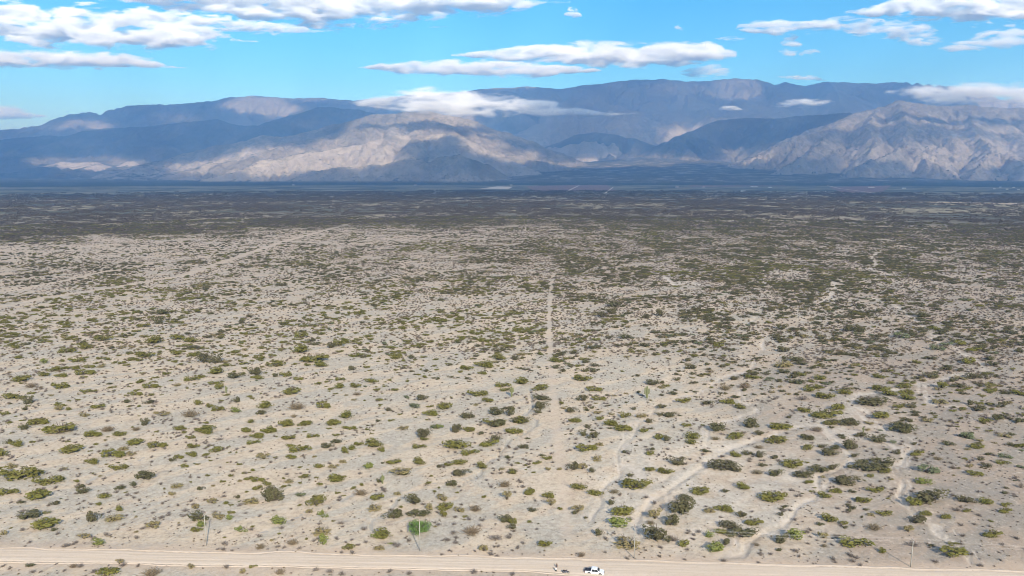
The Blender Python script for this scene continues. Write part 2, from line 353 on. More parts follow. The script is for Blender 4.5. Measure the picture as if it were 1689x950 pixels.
# ------------------------------------------------------------------ mountains
def W(pts, D=None):
    return np.array([pix_at(p[0], p[1], (p[2] if len(p) > 2 else D)) for p in pts])
RIDGES = [   # crest points (and depth), slope, concavity, sharpness
 (W([(-500,235),(-200,215),(0,203),(53,196),(82,183),(110,176),(153,175),(199,172),(249,171),(305,169),(341,167),(376,159),(423,155.5),(469,160),(526,160),(582,164),(624,160),(713,152),(745,152),(808,144),(872,141.5),(922,145),(979,137),(1046,130),(1093,129),(1128,133),(1171,131.5),(1213,128),(1249,130),(1274,139.5),(1295,133.5),(1327,139.6),(1366,133.5),(1409,135),(1444,136),(1490,131),(1544,131.4),(1615,126),(1672,132),(1689,131),(1900,135),(2300,150)], 25000), .42, 1.25),
 (W([(1093,129,25000),(1060,170,22500),(1030,205,20500),(1000,222,19500)]), .5, 1.2),
 (W([(1249,130,25000),(1215,165,23000),(1190,195,21500)]), .5, 1.2),
 (W([(1366,133,25000),(1380,150,22500),(1392,178,20000)]), .5, 1.2),
 (W([(800,160),(830,147),(850,152),(880,163),(900,175)], 23000), .6, 1.2),
 (W([(-300,240),(0,229),(28,225),(62,223),(80,221),(97,223),(121,220),(140,214),(167,211.6),(201,208),(227,208.6),(246,206),(311,198),(359,194.6),(381,202.6),(405,205.5),(430,203.6),(459,193.4),(493,185),(524,174.7),(553,176),(590,179),(640,190),(760,210),(850,235),(930,262)], 19500), .4, 1.3),
 (W([(341,167,25000),(330,182,23000),(300,200,21000)]), .4, 1.2),
 (W([(10,291),(28,287),(57,275),(102,262),(133,263),(157,264),(170,272),(189,275),(214,263),(237,275),(256,281)], 15500), .5, 1.1),
 (W([(200,290),(250,278),(279,264),(313,248),(347,237),(383,234),(432,221),(463,222.5),(505,216.5),(553,203),(590,194.6),(609,186),(660,183),(710,182),(760,192),(784,198),(810,210),(840,218),(880,232),(910,244),(928,260),(936,276)], 14200), .42, 1.2),
 (W([(884,278,11600),(840,260,11800),(790,236,12100),(760,222,12300),(728,218,12400),(708,224,12400),(660,220,12500),(640,222,12300),(609,232,12100),(556,242,11900),(505,249,11600),(434,259,11200),(400,276,10800),(323,296,10300)]), .52, 1.15),
 (W([(845,292),(820,274),(800,267),(780,258),(752,248),(726,254),(714,267),(680,255),(660,259),(640,266),(560,272),(500,284)], 10500), .62, 1.1),
 (W([(880,250,18500),(910,236,18500),(950,219,18000),(980,216,17800),(1005,219,17500),(1047,226,17000),(1079,243,16600)]), .5, 1.15),
 (W([(980,216,17800),(1000,250,16200),(1040,268,15200)]), .55, 1.15),
 (W([(1085,252,15600),(1092,238,15600),(1117,223,16000),(1142,213,16400),(1184,195,17200),(1237,193,17000),(1267,193,16600),(1355,186,15800),(1400,183,15200)]), .5, 1.15),
 (W([(1117,223,16000),(1135,250,14600),(1150,268,13800)]), .55, 1.1),
 (W([(1199,275,12300),(1227,263,12400),(1256,254,12500),(1284,239,12700),(1307,228,12900),(1336,220,13200),(1362,214,13600),(1387,203,14000),(1400,188,14600),(1450,176,15000),(1462,174,15000),(1483,164,15000),(1497,165,15000),(1535,170,15000),(1600,172,15000),(1689,176,15000),(1850,185,15000),(2200,205,15000)]), .44, 1.15),
 (W([(1387,203,14000),(1350,238,12100),(1312,262,11200),(1280,284,10600)]), .62, 1.05),
 (W([(1483,164,15000),(1496,200,13200),(1495,238,11700),(1530,262,10900),(1565,290,10300)]), .62, 1.05),
 (W([(1495,238,11700),(1455,252,11000),(1420,268,10600),(1390,288,10200)]), .62, 1.05),
 (W([(1600,172,15000),(1610,215,13000),(1640,240,11800),(1620,262,11000),(1600,287,10300)]), .62, 1.05),
 (W([(1640,240,11800),(1680,262,10900),(1700,288,10200)]), .62, 1.05),
 (W([(1750,180,15000),(1760,230,12200),(1740,265,11000),(1760,288,10300)]), .6, 1.05),
 (W([(1450,176,15000),(1430,205,13300),(1445,228,12100),(1440,246,11400)]), .6, 1.05),
]
ES = 54.0                                            # the range is worn down on a square grid first
ex_ = np.arange(-21500, 21501, ES); ey_ = np.arange(8600, 28600, ES)
MX, MY = np.meshgrid(ex_, ey_)
def polyheight(pts, slope, conc, seed):
    best = np.full(MX.shape, -1e9)
    w1 = fbm(MX / 1500, MY / 1500, seed, 4) - .5; w2 = fbm(MX / 420, MY / 420, seed + 9, 3) - .5
    for p, q in zip(pts[:-1], pts[1:]):
        dx, dy = q[0] - p[0], q[1] - p[1]; l2 = dx * dx + dy * dy + 1e-6
        t = np.clip(((MX - p[0]) * dx + (MY - p[1]) * dy) / l2, 0, 1)
        d = np.hypot(MX - p[0] - t * dx, MY - p[1] - t * dy); z = p[2] + t * (q[2] - p[2])
        d = d * (1 + .75 * w1) + np.minimum(d, 300) * .6 * w2
        h = z * np.clip(1 - d * slope / np.maximum(z, 30) / conc, 0, 1) ** conc
        best = np.maximum(best, h)
    return best
MZ = np.zeros(MX.shape); SHADE_TONE = np.full(MX.shape, .6); OWN = np.full(MX.shape, -1.0)
SHADE_TONES = [.85, .8, .8, .8, .35, .16, .5, 1.0, .42, .85, .46, .22, .22, .25, .25] + [.55] * 30
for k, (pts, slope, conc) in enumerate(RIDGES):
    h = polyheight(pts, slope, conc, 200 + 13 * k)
    m_ = h > OWN; OWN = np.where(m_, h, OWN); SHADE_TONE = np.where(m_ & (h > 4), SHADE_TONES[k], SHADE_TONE)
    s = 60.0; MZ = np.where(np.abs(MZ - h) < 6 * s, np.maximum(MZ, h) + s * np.exp(-np.abs(MZ - h) / s) * .35 * (np.minimum(MZ, h) > 5), np.maximum(MZ, h))
# running water: every cell drains to its steepest lower neighbour, streams cut down, slopes creep
def wear(H0, n_it=46):
    H = H0 + (fbm(MX / 420, MY / 420, 55, 6, .56) - .5) * 190 * sstep(20, 300, H0); ny, nx_ = H.shape
    wedge = (np.abs(MX) < .86 * MY + 700); ids = np.arange(H.size).reshape(H.shape)
    offs = [(-1, -1, 1.414), (-1, 0, 1.), (-1, 1, 1.414), (0, -1, 1.), (0, 1, 1.), (1, -1, 1.414), (1, 0, 1.), (1, 1, 1.414)]
    live = (wedge & (H0 > 2)); live[0] = live[-1] = False; live[:, 0] = live[:, -1] = False; lv = np.flatnonzero(live.ravel())
    dist = np.array([o[2] for o in offs]) * ES; stp = np.array([o[0] * nx_ + o[1] for o in offs])
    for it in range(n_it):
        h = H.ravel(); nb = h[lv[:, None] + stp[None, :]]; sl = (h[lv][:, None] - nb) / dist[None, :]; k = sl.argmax(1); best = sl[np.arange(len(lv)), k]
        rec = np.where(best > 0, lv + stp[k], lv); dd = dist[k]
        pits = lv[best <= 0]; 
        order = np.argsort(h[lv]); lvo = lv[order].tolist(); rco = rec[order].tolist(); A = [1.0] * H.size
        for i in range(len(lvo) - 1, -1, -1):
            r_ = rco[i]; c_ = lvo[i]
            if r_ != c_: A[r_] += A[c_]
        Aa = np.array(A)[lv] * ES * ES; f = 5.2e-4 * Aa ** .5 * (ES / dd); f = np.minimum(f, 3.0); fo = f[order].tolist(); hl = h.tolist()
        for i in range(len(lvo)):
            c_ = lvo[i]; r_ = rco[i]
            if r_ != c_:
                q = fo[i]; v = (hl[c_] + q * hl[r_]) / (1 + q); hl[c_] = v if v > hl[r_] else hl[r_]
        H = np.array(hl).reshape(H.shape)
        if len(pits): H.ravel()[pits] = H.ravel()[pits[:, None] + stp[None, :]].mean(1) + .5
        lap = (np.roll(H, 1, 0) + np.roll(H, -1, 0) + np.roll(H, 1, 1) + np.roll(H, -1, 1)) / 4 - H
        gy_, gx_ = np.gradient(H, ES); steep = np.hypot(gx_, gy_)
        H = H + lap * (.004 + .5 * sstep(.62, 1.0, steep)) + (H0 - H) * .018 * live
    return H
MZ = np.where(MZ > 2, wear(MZ), MZ)
print('worn', MZ.max())
EZ, ET = MZ, SHADE_TONE
maz = np.radians(np.linspace(-47, 47, 1080)); mr = np.concatenate([np.geomspace(8700, 16500, 280), np.geomspace(16500, 28400, 130)[1:]])
MA, MR = np.meshgrid(maz, mr); MX = MR * np.sin(MA); MY = MR * np.cos(MA)
def bil(Z, x, y):
    u = np.clip((x - ex_[0]) / ES, 0, len(ex_) - 1.001); v = np.clip((y - ey_[0]) / ES, 0, len(ey_) - 1.001); i = u.astype(int); j = v.astype(int); fu = u - i; fv = v - j
    # smooth (Catmull-Rom) in both directions
    def cr(p0, p1, p2, p3, t): return p1 + .5 * t * (p2 - p0 + t * (2 * p0 - 5 * p1 + 4 * p2 - p3 + t * (3 * (p1 - p2) + p3 - p0)))
    W_, H_ = len(ex_), len(ey_); ix = [np.clip(i + k, 0, W_ - 1) for k in (-1, 0, 1, 2)]; rows = []
    for k in (-1, 0, 1, 2):
        jj = np.clip(j + k, 0, H_ - 1); rows.append(cr(*[Z[jj, q] for q in ix], fu))
    return cr(*rows, fv)
MZ = bil(EZ, MX, MY); SHADE_TONE = np.clip(bil(ET, MX, MY) + .5 * (fbm(MX / 700, MY / 700, 73, 4) - .5), 0, 1); MZ[MY < ey_[0] + 200] = 0
# small gullies that run down the slope
def grad(Z):
    dr = np.gradient(Z, axis=0) / np.gradient(MR, axis=0); da = np.gradient(Z, axis=1) / (np.gradient(MA, axis=1) * MR)
    return dr * np.sin(MA) + da * np.cos(MA), dr * np.cos(MA) - da * np.sin(MA)
def erode(x, y, dx, dy, seed):
    ix = np.floor(x); iy = np.floor(y); fx_ = x - ix; fy_ = y - iy
    va = np.zeros(x.shape); vw = np.zeros(x.shape)
    for i in (-1, 0, 1, 2):
        for j in (-1, 0, 1, 2):
            px = fx_ - i - (_h(ix + i, iy + j, seed) - .5) * .8; py = fy_ - j - (_h(ix + i, iy + j, seed + 5) - .5) * .8
            w = np.exp(-2.2 * (px * px + py * py)); va += np.cos((px * dx + py * dy) * 2 * math.pi) * w; vw += w
    return va / vw
near = sstep(20000, 12000, MR)
for wl, amp in ((420, .085), (240, .10), (130, .09)):
    gx, gy = grad(MZ); sl_ = np.hypot(gx, gy) + 1e-6
    MZ = MZ + amp * wl * erode(MX / wl, MY / wl, -gy / sl_ * 1.1, gx / sl_ * 1.1, 300 + wl) * np.clip(sl_ / .42, 0, 1.3) * sstep(.06, .2, sl_) * near * np.interp(np.degrees(MA), [2, 12], [.5, 1.15])
# alluvial fan at the valley mouth, and the slope of gravel along the foot of the range
fx, fy, _ = pix_at(1082, 252, 15800)
fd = np.hypot(MX - fx, (MY - fy)); fan = 570 * np.clip(1 - fd / 7600, 0, 1) ** 1.25
fan = fan * (1 + 0.02 * (fbm(MX / 500, MY / 500, 71, 4) - .5))
baj = 6 * sstep(9000, 11000, MR) + np.clip(MR - 10000, 0, 12000) * .011
MZ = np.maximum(MZ, np.maximum(fan, baj))
MZ[0] = -8; MZ[1] = -6
def mountain_material():
    t = Nt('mountain_rock'); P = t.pos()
    n1 = t.noise(P, .0011, 5, .6, .3); n2 = t.noise(P, .006, 5, .65); n3 = t.noise(P, .03, 4, .7)
    nz = t.n('SeparateXYZ', {0: P}).outputs[2]
    rock = t.mix(t.ramp(n1, .35, .65), (.47, .385, .305), (.55, .465, .375))
    rock = t.mix(t.math('MULTIPLY', t.ramp(n2, .45, .65), .5), rock, (.31, .26, .215))
    veg = t.mix(t.ramp(n2, .35, .65), (.13, .13, .085), (.2, .185, .125))
    up = t.n('SeparateXYZ', {0: t.n('NewGeometry').outputs['Normal']}).outputs[2]
    vm = t.ramp(t.math('ADD', t.math('MULTIPLY', n3, .5), t.math('ADD', t.math('MULTIPLY', n2, .6), t.math('MULTIPLY', nz, .00012))), .52, .78)
    c = t.mix(t.math('MULTIPLY', vm, .45), rock, veg)
    tn = t.attr('shade_tone'); c = t.mix(t.ramp(tn, .6, .1, 0, .85), c, t.mix(t.ramp(n2, .35, .65), (.085, .08, .06), (.16, .14, .105))); c = t.mix(t.ramp(tn, .6, 1.0, 0, .5), c, (.52, .44, .36))  # shade and haze between the ridges, painted into the rock colour
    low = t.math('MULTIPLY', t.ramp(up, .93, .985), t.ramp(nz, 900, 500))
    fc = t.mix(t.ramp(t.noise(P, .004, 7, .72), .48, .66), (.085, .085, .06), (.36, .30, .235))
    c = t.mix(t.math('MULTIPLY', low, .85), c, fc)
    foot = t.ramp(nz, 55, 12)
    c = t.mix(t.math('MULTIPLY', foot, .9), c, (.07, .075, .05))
    return t.surf(c, .95, t.bump(t.math('ADD', t.math('MULTIPLY', n2, 3.0), n3), 1.0, 60.0), 0, .05)
n0, n1 = MX.shape; ii = np.arange(n0 * n1).reshape(n0, n1)
mq = np.stack([ii[:-1, :-1], ii[:-1, 1:], ii[1:, 1:], ii[1:, :-1]], -1).reshape(-1, 4)[:, ::-1]
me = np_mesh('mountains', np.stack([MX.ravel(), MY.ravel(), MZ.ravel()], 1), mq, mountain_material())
fattr(me, 'shade_tone', SHADE_TONE)
tag(link(bpy.data.objects.new('mountains', me)), 'long range of bare brown mountains behind the plain', kind='structure')

def mountain_z(x, y):
    r = np.hypot(x, y); a = np.arctan2(x, y)
    i = np.clip(np.searchsorted(mr, r), 0, n0 - 1); j = np.clip(((a - maz[0]) / (maz[1] - maz[0])).round().astype(int), 0, n1 - 1)
    z = MZ[i, j]; return np.where((r > mr[0]) & (r < mr[-1]) & (np.abs(a) < maz[-1]), z, 0)

# ------------------------------------------------------------------ clouds
def cloud_body(prof, D, depth, dens, rag, size, seed, nu_=40, nv=14):
    """a cloud: a closed hull round a body of vapour whose density thins towards its torn edge"""
    p = np.array(prof, dtype=float); px0, px1 = p[0, 0], p[-1, 0]
    u = np.linspace(0, 1, nu_); pxs = px0 + u * (px1 - px0)
    top = np.interp(pxs, p[:, 0], p[:, 1]); bot = np.interp(pxs, p[:, 0], p[:, 2]); mid = (top + bot) / 2; half = np.maximum((bot - top) / 2, .4)
    q = np.array([pix_at(a_, b_, D) for a_, b_ in zip(pxs, mid)]); hz = half * D / F; x0, x1 = q[0, 0], q[-1, 0]
    zlo, zhi = (q[:, 2] - hz).min() - 30, (q[:, 2] + hz).max() + 30; hmax = hz.max()
    V, Fc = [], []; ang = np.linspace(0, 2 * math.pi, nv, endpoint=False); ex = .05 * (x1 - x0)
    for k in range(nu_):
        X = q[k, 0] + (u[k] - .5) * 2 * ex; rel = .3 + .7 * (hz[k] / hmax) ** .5
        for a_ in ang: V.append((X, D + math.cos(a_) * depth * .66 * rel, q[k, 2] + math.sin(a_) * (hz[k] * 1.4 + .12 * hmax)))
    for k in range(nu_ - 1):
        for j in range(nv): j2 = (j + 1) % nv; Fc.append((k * nv + j, k * nv + j2, (k + 1) * nv + j2, (k + 1) * nv + j))
    Fc.append(tuple(range(nv))[::-1]); Fc.append(tuple((nu_ - 1) * nv + j for j in range(nv)))
    t = Nt('cloud_vapour'); P = t.pos(); xyz = t.n('SeparateXYZ', {0: P}).outputs
    uu = t.n('MapRange', {0: xyz[0], 1: float(x0), 2: float(x1), 3: 0.0, 4: 1.0}, clamp=True).outputs[0]
    def curve(vals):
        nd = t.n('FloatCurve', {'Factor': 1.0, 'Value': uu}); c = nd.mapping.curves[0]
        pts = [(float(u[k]), float(vals[k])) for k in range(0, nu_, 2)] + [(1.0, float(vals[-1]))]
        c.points[0].location = pts[0]; c.points[1].location = pts[-1]
        for pt in pts[1:-1]: c.points.new(*pt)
        for pt in c.points: pt.handle_type = 'AUTO'
        nd.mapping.update(); return nd.outputs[0]
    zm = t.math('ADD', t.math('MULTIPLY', curve((q[:, 2] - zlo) / (zhi - zlo)), float(zhi - zlo)), float(zlo))
    hh = t.math('ADD', t.math('MULTIPLY', curve(hz / hmax * .95), float(hmax / .95)), 4.0)
    dz = t.math('DIVIDE', t.math('SUBTRACT', xyz[2], zm), hh)
    dz = t.math('MULTIPLY', dz, t.ramp(dz, -.3, .3, 1.12, .92))                    # flatter base, softer top
    dy = t.math('DIVIDE', t.math('SUBTRACT', xyz[1], float(D)), t.math('MULTIPLY', t.math('ADD', t.math('POWER', t.math('DIVIDE', hh, float(hmax)), .5), .3), float(depth * .42)))
    end = t.math('POWER', t.math('ABSOLUTE', t.math('DIVIDE', t.math('SUBTRACT', xyz[0], float((x0 + x1) / 2)), float(x1 - x0) * .5)), 8.0)
    rr_ = t.math('ADD', t.math('ADD', t.math('MULTIPLY', dz, dz), t.math('MULTIPLY', dy, dy)), t.math('MULTIPLY', end, .5))
    off = t.n('Mapping', {0: P, 1: (seed * 1.37, seed * .71, seed * 2.1), 3: (.42 / size, .7 / size, 1.7 / size)}).outputs[0]
    n = t.noise(off, 1.0, 9, .64, .35)
    m = t.math('ADD', t.math('SUBTRACT', 1.0, rr_), t.math('MULTIPLY', t.math('SUBTRACT', n, .5), rag))
    d = t.math('MULTIPLY', t.ramp(m, .08, 1.7), dens)
    v = t.n('VolumePrincipled', {'Color': (1, 1, 1, 1), 'Density': d, 'Anisotropy': -0.2}); t.t.links.new(v.outputs[0], t.out.inputs['Volume'])
    t.m.cycles.volume_step_rate = .25
    return mesh_obj('cloud', V, Fc, t.m, None, True)
def even_vapour(d):
    t = Nt('even_vapour'); v = t.n('VolumePrincipled', {'Color': (1, 1, 1, 1), 'Density': d}); t.t.links.new(v.outputs[0], t.out.inputs['Volume']); return t.m
CLOUDS = [  # profile, distance, depth, density, bumps, label
 ([(-120,14,70),(0,16,72),(40,17,74),(80,24,73),(120,19,73),(155,21,74),(200,28,74),(250,28,76),(300,40,77),(350,48,78),(398,66,69)], 29000, 3200, .0035, .55, 'long billowing white cloud in the upper left with a lumpy top'),
 ([(190,20,36),(240,17,40),(300,20,44),(380,32,50),(450,40,55),(500,46,53),(535,50,51)], 30500, 2500, .0022, .5, 'white streaky cloud trailing right above the long lumpy cloud'),
 ([(-160,86,113),(0,84,114),(100,84,114),(200,90,113),(250,95,113),(292,111,113.5)], 27500, 2600, .004, .16, 'smooth white lens shaped cloud low at the left edge'),
 ([(190,-4,2),(240,-14,6),(340,-30,20),(450,-40,34),(560,-46,38),(640,-44,36),(720,-42,30),(800,-38,22),(850,-20,13),(905,2,6)], 31500, 5200, .0028, .5, 'big grey bottomed cloud along the top edge left of centre'),
 ([(600,110,113),(640,104,121),(720,102,125),(800,101,127),(880,104,128),(940,110,123),(985,114,118)], 27500, 2300, .005, .16, 'lower of two long flat white clouds over the middle peaks'),
 ([(765,88,94),(800,80,97),(850,77,102),(920,75,108),(990,68,114),(1060,67,115),(1130,68,108),(1180,70,104),(1194,82,98)], 32000, 2800, .005, .18, 'upper and larger of two long flat white clouds over the middle peaks'),
 ([(1125,118,124),(1140,110,130),(1170,108,132),(1205,113,123)], 33500, 1200, .0012, .5, 'faint greyish cloud just under the right end of the large flat cloud'),
 ([(929,24,27),(938,14,29),(950,15,30),(960,26,29)], 28000, 700, .004, .6, 'single small white puff alone in the blue at the top middle'),
 ([(1112,44,48),(1118,41,51),(1127,45,50)], 28000, 350, .0025, .7, 'tiniest white cloud wisp right of the small white puff'),
 ([(1232,40,55),(1260,36,57),(1310,36,58),(1370,34,50),(1420,33,56),(1470,36,60),(1510,42,76),(1535,46,80),(1548,62,70)], 29000, 2300, .0024, .6, 'long ragged white cloud stretching across the upper right'),
 ([(1415,14,22),(1450,8,26),(1490,-4,28),(1560,-12,31),(1640,-14,32),(1760,-10,30)], 31500, 3000, .004, .5, 'bright white cloud cut by the top right edge'),
 ([(1560,72,84),(1600,66,82),(1630,50,78),(1660,46,76),(1700,52,72),(1780,60,70)], 30000, 1800, .0016, .55, 'hazy white cloud at the right edge below the bright one'),
 ([(1283,78,86),(1292,64,93),(1308,61,93),(1322,70,82)], 29500, 800, .0022, .6, 'small upright grey white puff below the ragged cloud'),
 ([(1316,88,92),(1328,83,92),(1345,81,89),(1352,85,88)], 29500, 500, .0018, .7, 'little wisp beside the small upright puff'),
 ([(1286,126,128),(1310,124,131),(1340,125,133),(1362,131,134)], 36000, 900, .003, .2, 'thin flat cloud lying in the gap of the skyline ridge'),
 ([(-220,172,205),(-60,172,203),(0,175,201),(40,178,199),(70,188,195)], 46000, 4000, .0016, .25, 'pale cloud bank low behind the left end of the range'),
 ([(1095,-10,-2),(1180,60,62.5),(1186,59,66),(1220,61,67),(1230,63,65)], 30500, 400, .0015, .6, 'short thin wisp left of the ragged cloud'),
]
CLOUDS[-1] = ([(1180,63,65),(1192,61,67),(1215,61,67),(1230,63,65)],) + CLOUDS[-1][1:]
LOWCLOUDS = [
 ([(585,166,176),(625,160,180),(660,153,185),(700,150,189),(740,150,191),(780,154,192),(820,159,193),(860,164,193),(905,168,192),(940,177,190),(975,182,190),(1005,184,192),(1030,186,189)], 13000, 1500, .0042, .34, 'long white cloud lying on the shoulder of the central mountain'),
 ([(1480,148,158),(1500,142,166),(1540,140,170),(1600,139,172),(1660,139,175),(1800,140,178),(1950,146,176)], 13400, 1500, .0042, .18, 'broad white cloud bank capping the right hand mountain'),
 ([(1184,178,182),(1195,174,183.5),(1210,174,184),(1223,180,182)], 17500, 420, .006, .22, 'small round white cloud hanging in front of the far ridge'),
 ([(1275,171,177),(1295,166,177),(1312,163,176),(1335,162,177),(1355,165,174),(1372,166,169)], 17000, 700, .004, .4, 'thin white cloud strip hanging above the valley left of the right mountain'),
]
for i, (prof, D, dep, den, bm_, lab) in enumerate(CLOUDS + LOWCLOUDS):
    low = i >= len(CLOUDS); hm = max(q_[2] - q_[1] for q_ in prof) / 2 * D / F
    o = cloud_body(prof, D, dep * .42, den * (3.4 if not low else 2.6), (5.5 if bm_ < .35 else 10.0) if not low else 6.5, min(max(hm * 1.1, 110), 700 if not low else 300), 11 + 7 * i)
    tag(o, lab, 'cloud', 'clouds in the sky' if i < len(CLOUDS) else 'low clouds hanging on the mountains')

# the broken cloud layer overhead that shades the range
LIT = [(390,284,150,22,1),(520,272,190,26,1),(720,205,80,16,.8),(820,262,60,20,1),(180,284,150,9,.9),(140,274,120,15,1),(60,214,60,12,.55),(140,210,50,10,.9),(290,200,60,10,.5),(430,180,75,22,.95),(520,166,70,9,.8),(615,172,40,10,.9),(340,284,110,16,.75),
       (470,268,110,26,1),(590,255,90,26,1),(690,228,80,24,1),(760,205,55,18,.9),(800,240,60,20,1),(860,270,50,18,1),(640,290,200,10,.25),(505,214,30,6,.6),
       (830,146,75,10,.95),(1120,150,60,16,.5),(1215,148,55,22,.75),(1020,214,50,8,.55),(1060,250,22,20,.5),(1110,222,30,12,.7),(1160,206,70,12,.45),
       (1560,134,160,9,.9),(960,275,110,9,1),(1100,270,110,10,1),(1040,262,60,8,.8),(1240,266,60,18,1),(1320,255,70,34,.75),(1450,262,90,34,.85),(1600,266,130,40,.95),(1560,225,160,26,.5),(1380,225,70,24,.5),(1700,240,90,50,.8)]
DECKZ = 6000.0; cs = 180.0
dxs = np.arange(-17000, 17001, cs); dys = np.arange(-16000, 23400, cs)
DX, DY = np.meshgrid(dxs, dys)
kx, ky = -SUN.x / SUN.z, -SUN.y / SUN.z
hit = np.zeros(DX.shape); done = np.zeros(DX.shape, bool)
for z in np.arange(4000, -1, -80.0):
    hx = DX + kx * (DECKZ - z); hy = DY + ky * (DECKZ - z)
    m = (~done) & (mountain_z(hx, hy) > z); hit[m] = z; done |= m
HX = DX + kx * (DECKZ - hit); HY = DY + ky * (DECKZ - hit)
hpx, hpy = project(HX, HY, hit)
w1 = fbm(HX / 1300, HY / 1300, 501, 4) - .5; w2 = fbm(HX / 1300 + 9, HY / 1300 + 4, 517, 4) - .5
hpx = hpx + 60 * w1; hpy2 = hpy + 14 * w2
sh = np.full(DX.shape, .92)
for (cx, cy_, rx, ry, am) in LIT:
    q = ((hpx - cx) / rx) ** 2 + ((hpy2 - cy_) / ry) ** 2
    sh = np.minimum(sh, 1 - am * (1 - sstep(.45, 1.25, q)))
sh = np.where(np.hypot(HX, HY) > 18500, sh * (.72 + .5 * (w2 + .1)), sh)
plain = np.interp(hpy2, [288, 296, 330, 352, 372, 400], [.62, .45, .3, .16, .06, .0])
sh = np.where(hit < 40, np.minimum(sh, plain), sh)
sh = np.where((HY < 30) | (np.abs(hpx - 844) > 1700), .45 + .9 * (fbm(HX / 2600, HY / 2600, 530, 4) - .45), sh)
sh = np.where((HY > -2500) & (np.abs(HX) < .8 * np.abs(HY) + 2500), sh * sstep(2300, 5200, HY), sh)
# the gaps that let the sun reach the low clouds on the range
for z, y0, y1, xa, xb, am in ((1650, 11900, 14000, 590, 800, .9), (1650, 11900, 14000, 800, 960, .55), (1900, 12300, 14600, 1470, 2000, .85), (2000, 16600, 18400, 1170, 1390, .9)):
    qx, qy = DX + kx * (DECKZ - z), DY + ky * (DECKZ - z); ppx, _ = project(qx, qy, np.full(qx.shape, float(z)))
    inside = sstep(y0 - 500, y0, qy) * sstep(y1 + 500, y1, qy) * sstep(xa - 30, xa, ppx) * sstep(xb + 30, xb, ppx)
    sh = sh * (1 - am * inside)
TH = 640 * np.clip(sh, 0, 1) * (.75 + .5 * fbm(DX / 900, DY / 900, 541, 4))
TH[sh < .03] = 0; TH[:, 0] = TH[:, -1] = 0; TH[0] = TH[-1] = 0
nz_ = fbm(DX / 1500, DY / 1500, 551, 3) * 200
keep = (TH[:-1, :-1] + TH[1:, :-1] + TH[:-1, 1:] + TH[1:, 1:]) > 8
gi = np.arange(DX.size).reshape(DX.shape)
q4 = np.stack([gi[:-1, :-1], gi[:-1, 1:], gi[1:, 1:], gi[1:, :-1]], -1)[keep]
topv = np.stack([DX.ravel(), DY.ravel(), (DECKZ + nz_ + TH * .6).ravel()], 1); botv = np.stack([DX.ravel(), DY.ravel(), (DECKZ + nz_ - TH * .4 - .5).ravel()], 1)
N = len(topv)
# side faces close the body along the border of the kept cells
ek = {}
for a, b, c, d in q4.tolist():
    for e in ((a, b), (b, c), (c, d), (d, a)):
        if (e[1], e[0]) in ek: del ek[(e[1], e[0])]
        else: ek[e] = 1
side = np.array([(a + N, b + N, b, a) for a, b in ek], dtype=np.int32).reshape(-1, 4)
dq = np.concatenate([q4, q4[:, ::-1] + N, side])
me = np_mesh('cloud_layer', np.concatenate([topv, botv]), dq, even_vapour(.0034), True)
tag(link(bpy.data.objects.new('cloud_layer', me)), 'broken layer of clouds overhead that shades the range', 'clouds', None, 'stuff')

# ------------------------------------------------------------------ haze
def haze():
    t = Nt('haze_air')
    v = t.n('VolumePrincipled', {'Color': (.21, .50, 1.0, 1), 'Density': HAZE_D, 'Anisotropy': 0.0, 'Absorption Color': (.4, .4, .4, 1)})
    t.t.links.new(v.outputs[0], t.out.inputs['Volume'])
    x0, x1, y0, y1, z0, z1 = -70000, 70000, -70000, 70000, -12, max(float(MZ.max()) + 60, 3900)
    V = [(x, y, z) for x in (x0, x1) for y in (y0, y1) for z in (z0, z1)]
    o = mesh_obj('haze', V, [(0, 1, 3, 2), (4, 6, 7, 5), (0, 4, 5, 1), (2, 3, 7, 6), (0, 2, 6, 4), (1, 5, 7, 3)], t.m)
    tag(o, 'thin blue haze filling the air over the plain', None, None, 'stuff')
HAZE_D = 4.4e-5
haze()
print('MZ max', MZ.max(), 'deck faces', len(dq))

# ------------------------------------------------------------------ plants
def leaf_material(name, c0, c1, c2):
    t = Nt(name); g = t.n('NewGeometry'); r = g.outputs['Random Per Island']; o = t.n('ObjectInfo').outputs['Random']
    c = t.mix(r, c0, c1); c = t.mix(t.math('MULTIPLY', o, .7), c, c2)
    tc = t.n('TexCoord').outputs['Object']
    c = t.mix(t.math('MULTIPLY', t.ramp(t.noise(tc, 3.0, 2), .5, .65), .4), c, c2)
    b = t.n('BsdfDiffuse', {'Color': c}); tr = t.n('BsdfTranslucent', {'Color': c}); mx = t.n('MixShader', {0: .22, 1: b.outputs[0], 2: tr.outputs[0]})
    t.t.links.new(mx.outputs[0], t.out.inputs[0]); return t.m
LEAF = {
 'creosote': leaf_material('creosote_leaves', (.115, .118, .03), (.235, .222, .062), (.165, .15, .05)),
 'dark': leaf_material('dark_leaves', (.078, .08, .038), (.145, .138, .068), (.125, .108, .062)),
 'straw': leaf_material('straw_leaves', (.22, .19, .085), (.31, .265, .13), (.25, .2, .1)),
 'bright': leaf_material('bright_leaves', (.15, .18, .045), (.225, .25, .075), (.19, .2, .065)),
 'green': leaf_material('tree_leaves', (.1, .19, .045), (.19, .29, .085), (.15, .22, .07)),
 'silver': leaf_material('silver_leaves', (.13, .16, .085), (.19, .21, .12), (.15, .16, .09)),
 'twig': leaf_material('dry_twigs', (.16, .135, .115), (.26, .22, .19), (.21, .175, .14)),
 'russet': leaf_material('russet_twigs', (.19, .14, .095), (.27, .21, .14), (.2, .175, .105)),
 'bark': leaf_material('bush_stems', (.10, .08, .06), (.15, .12, .09), (.12, .1, .08)),
 'far': leaf_material('far_scrub', (.09, .076, .056), (.155, .13, .095), (.13, .102, .08)),
}
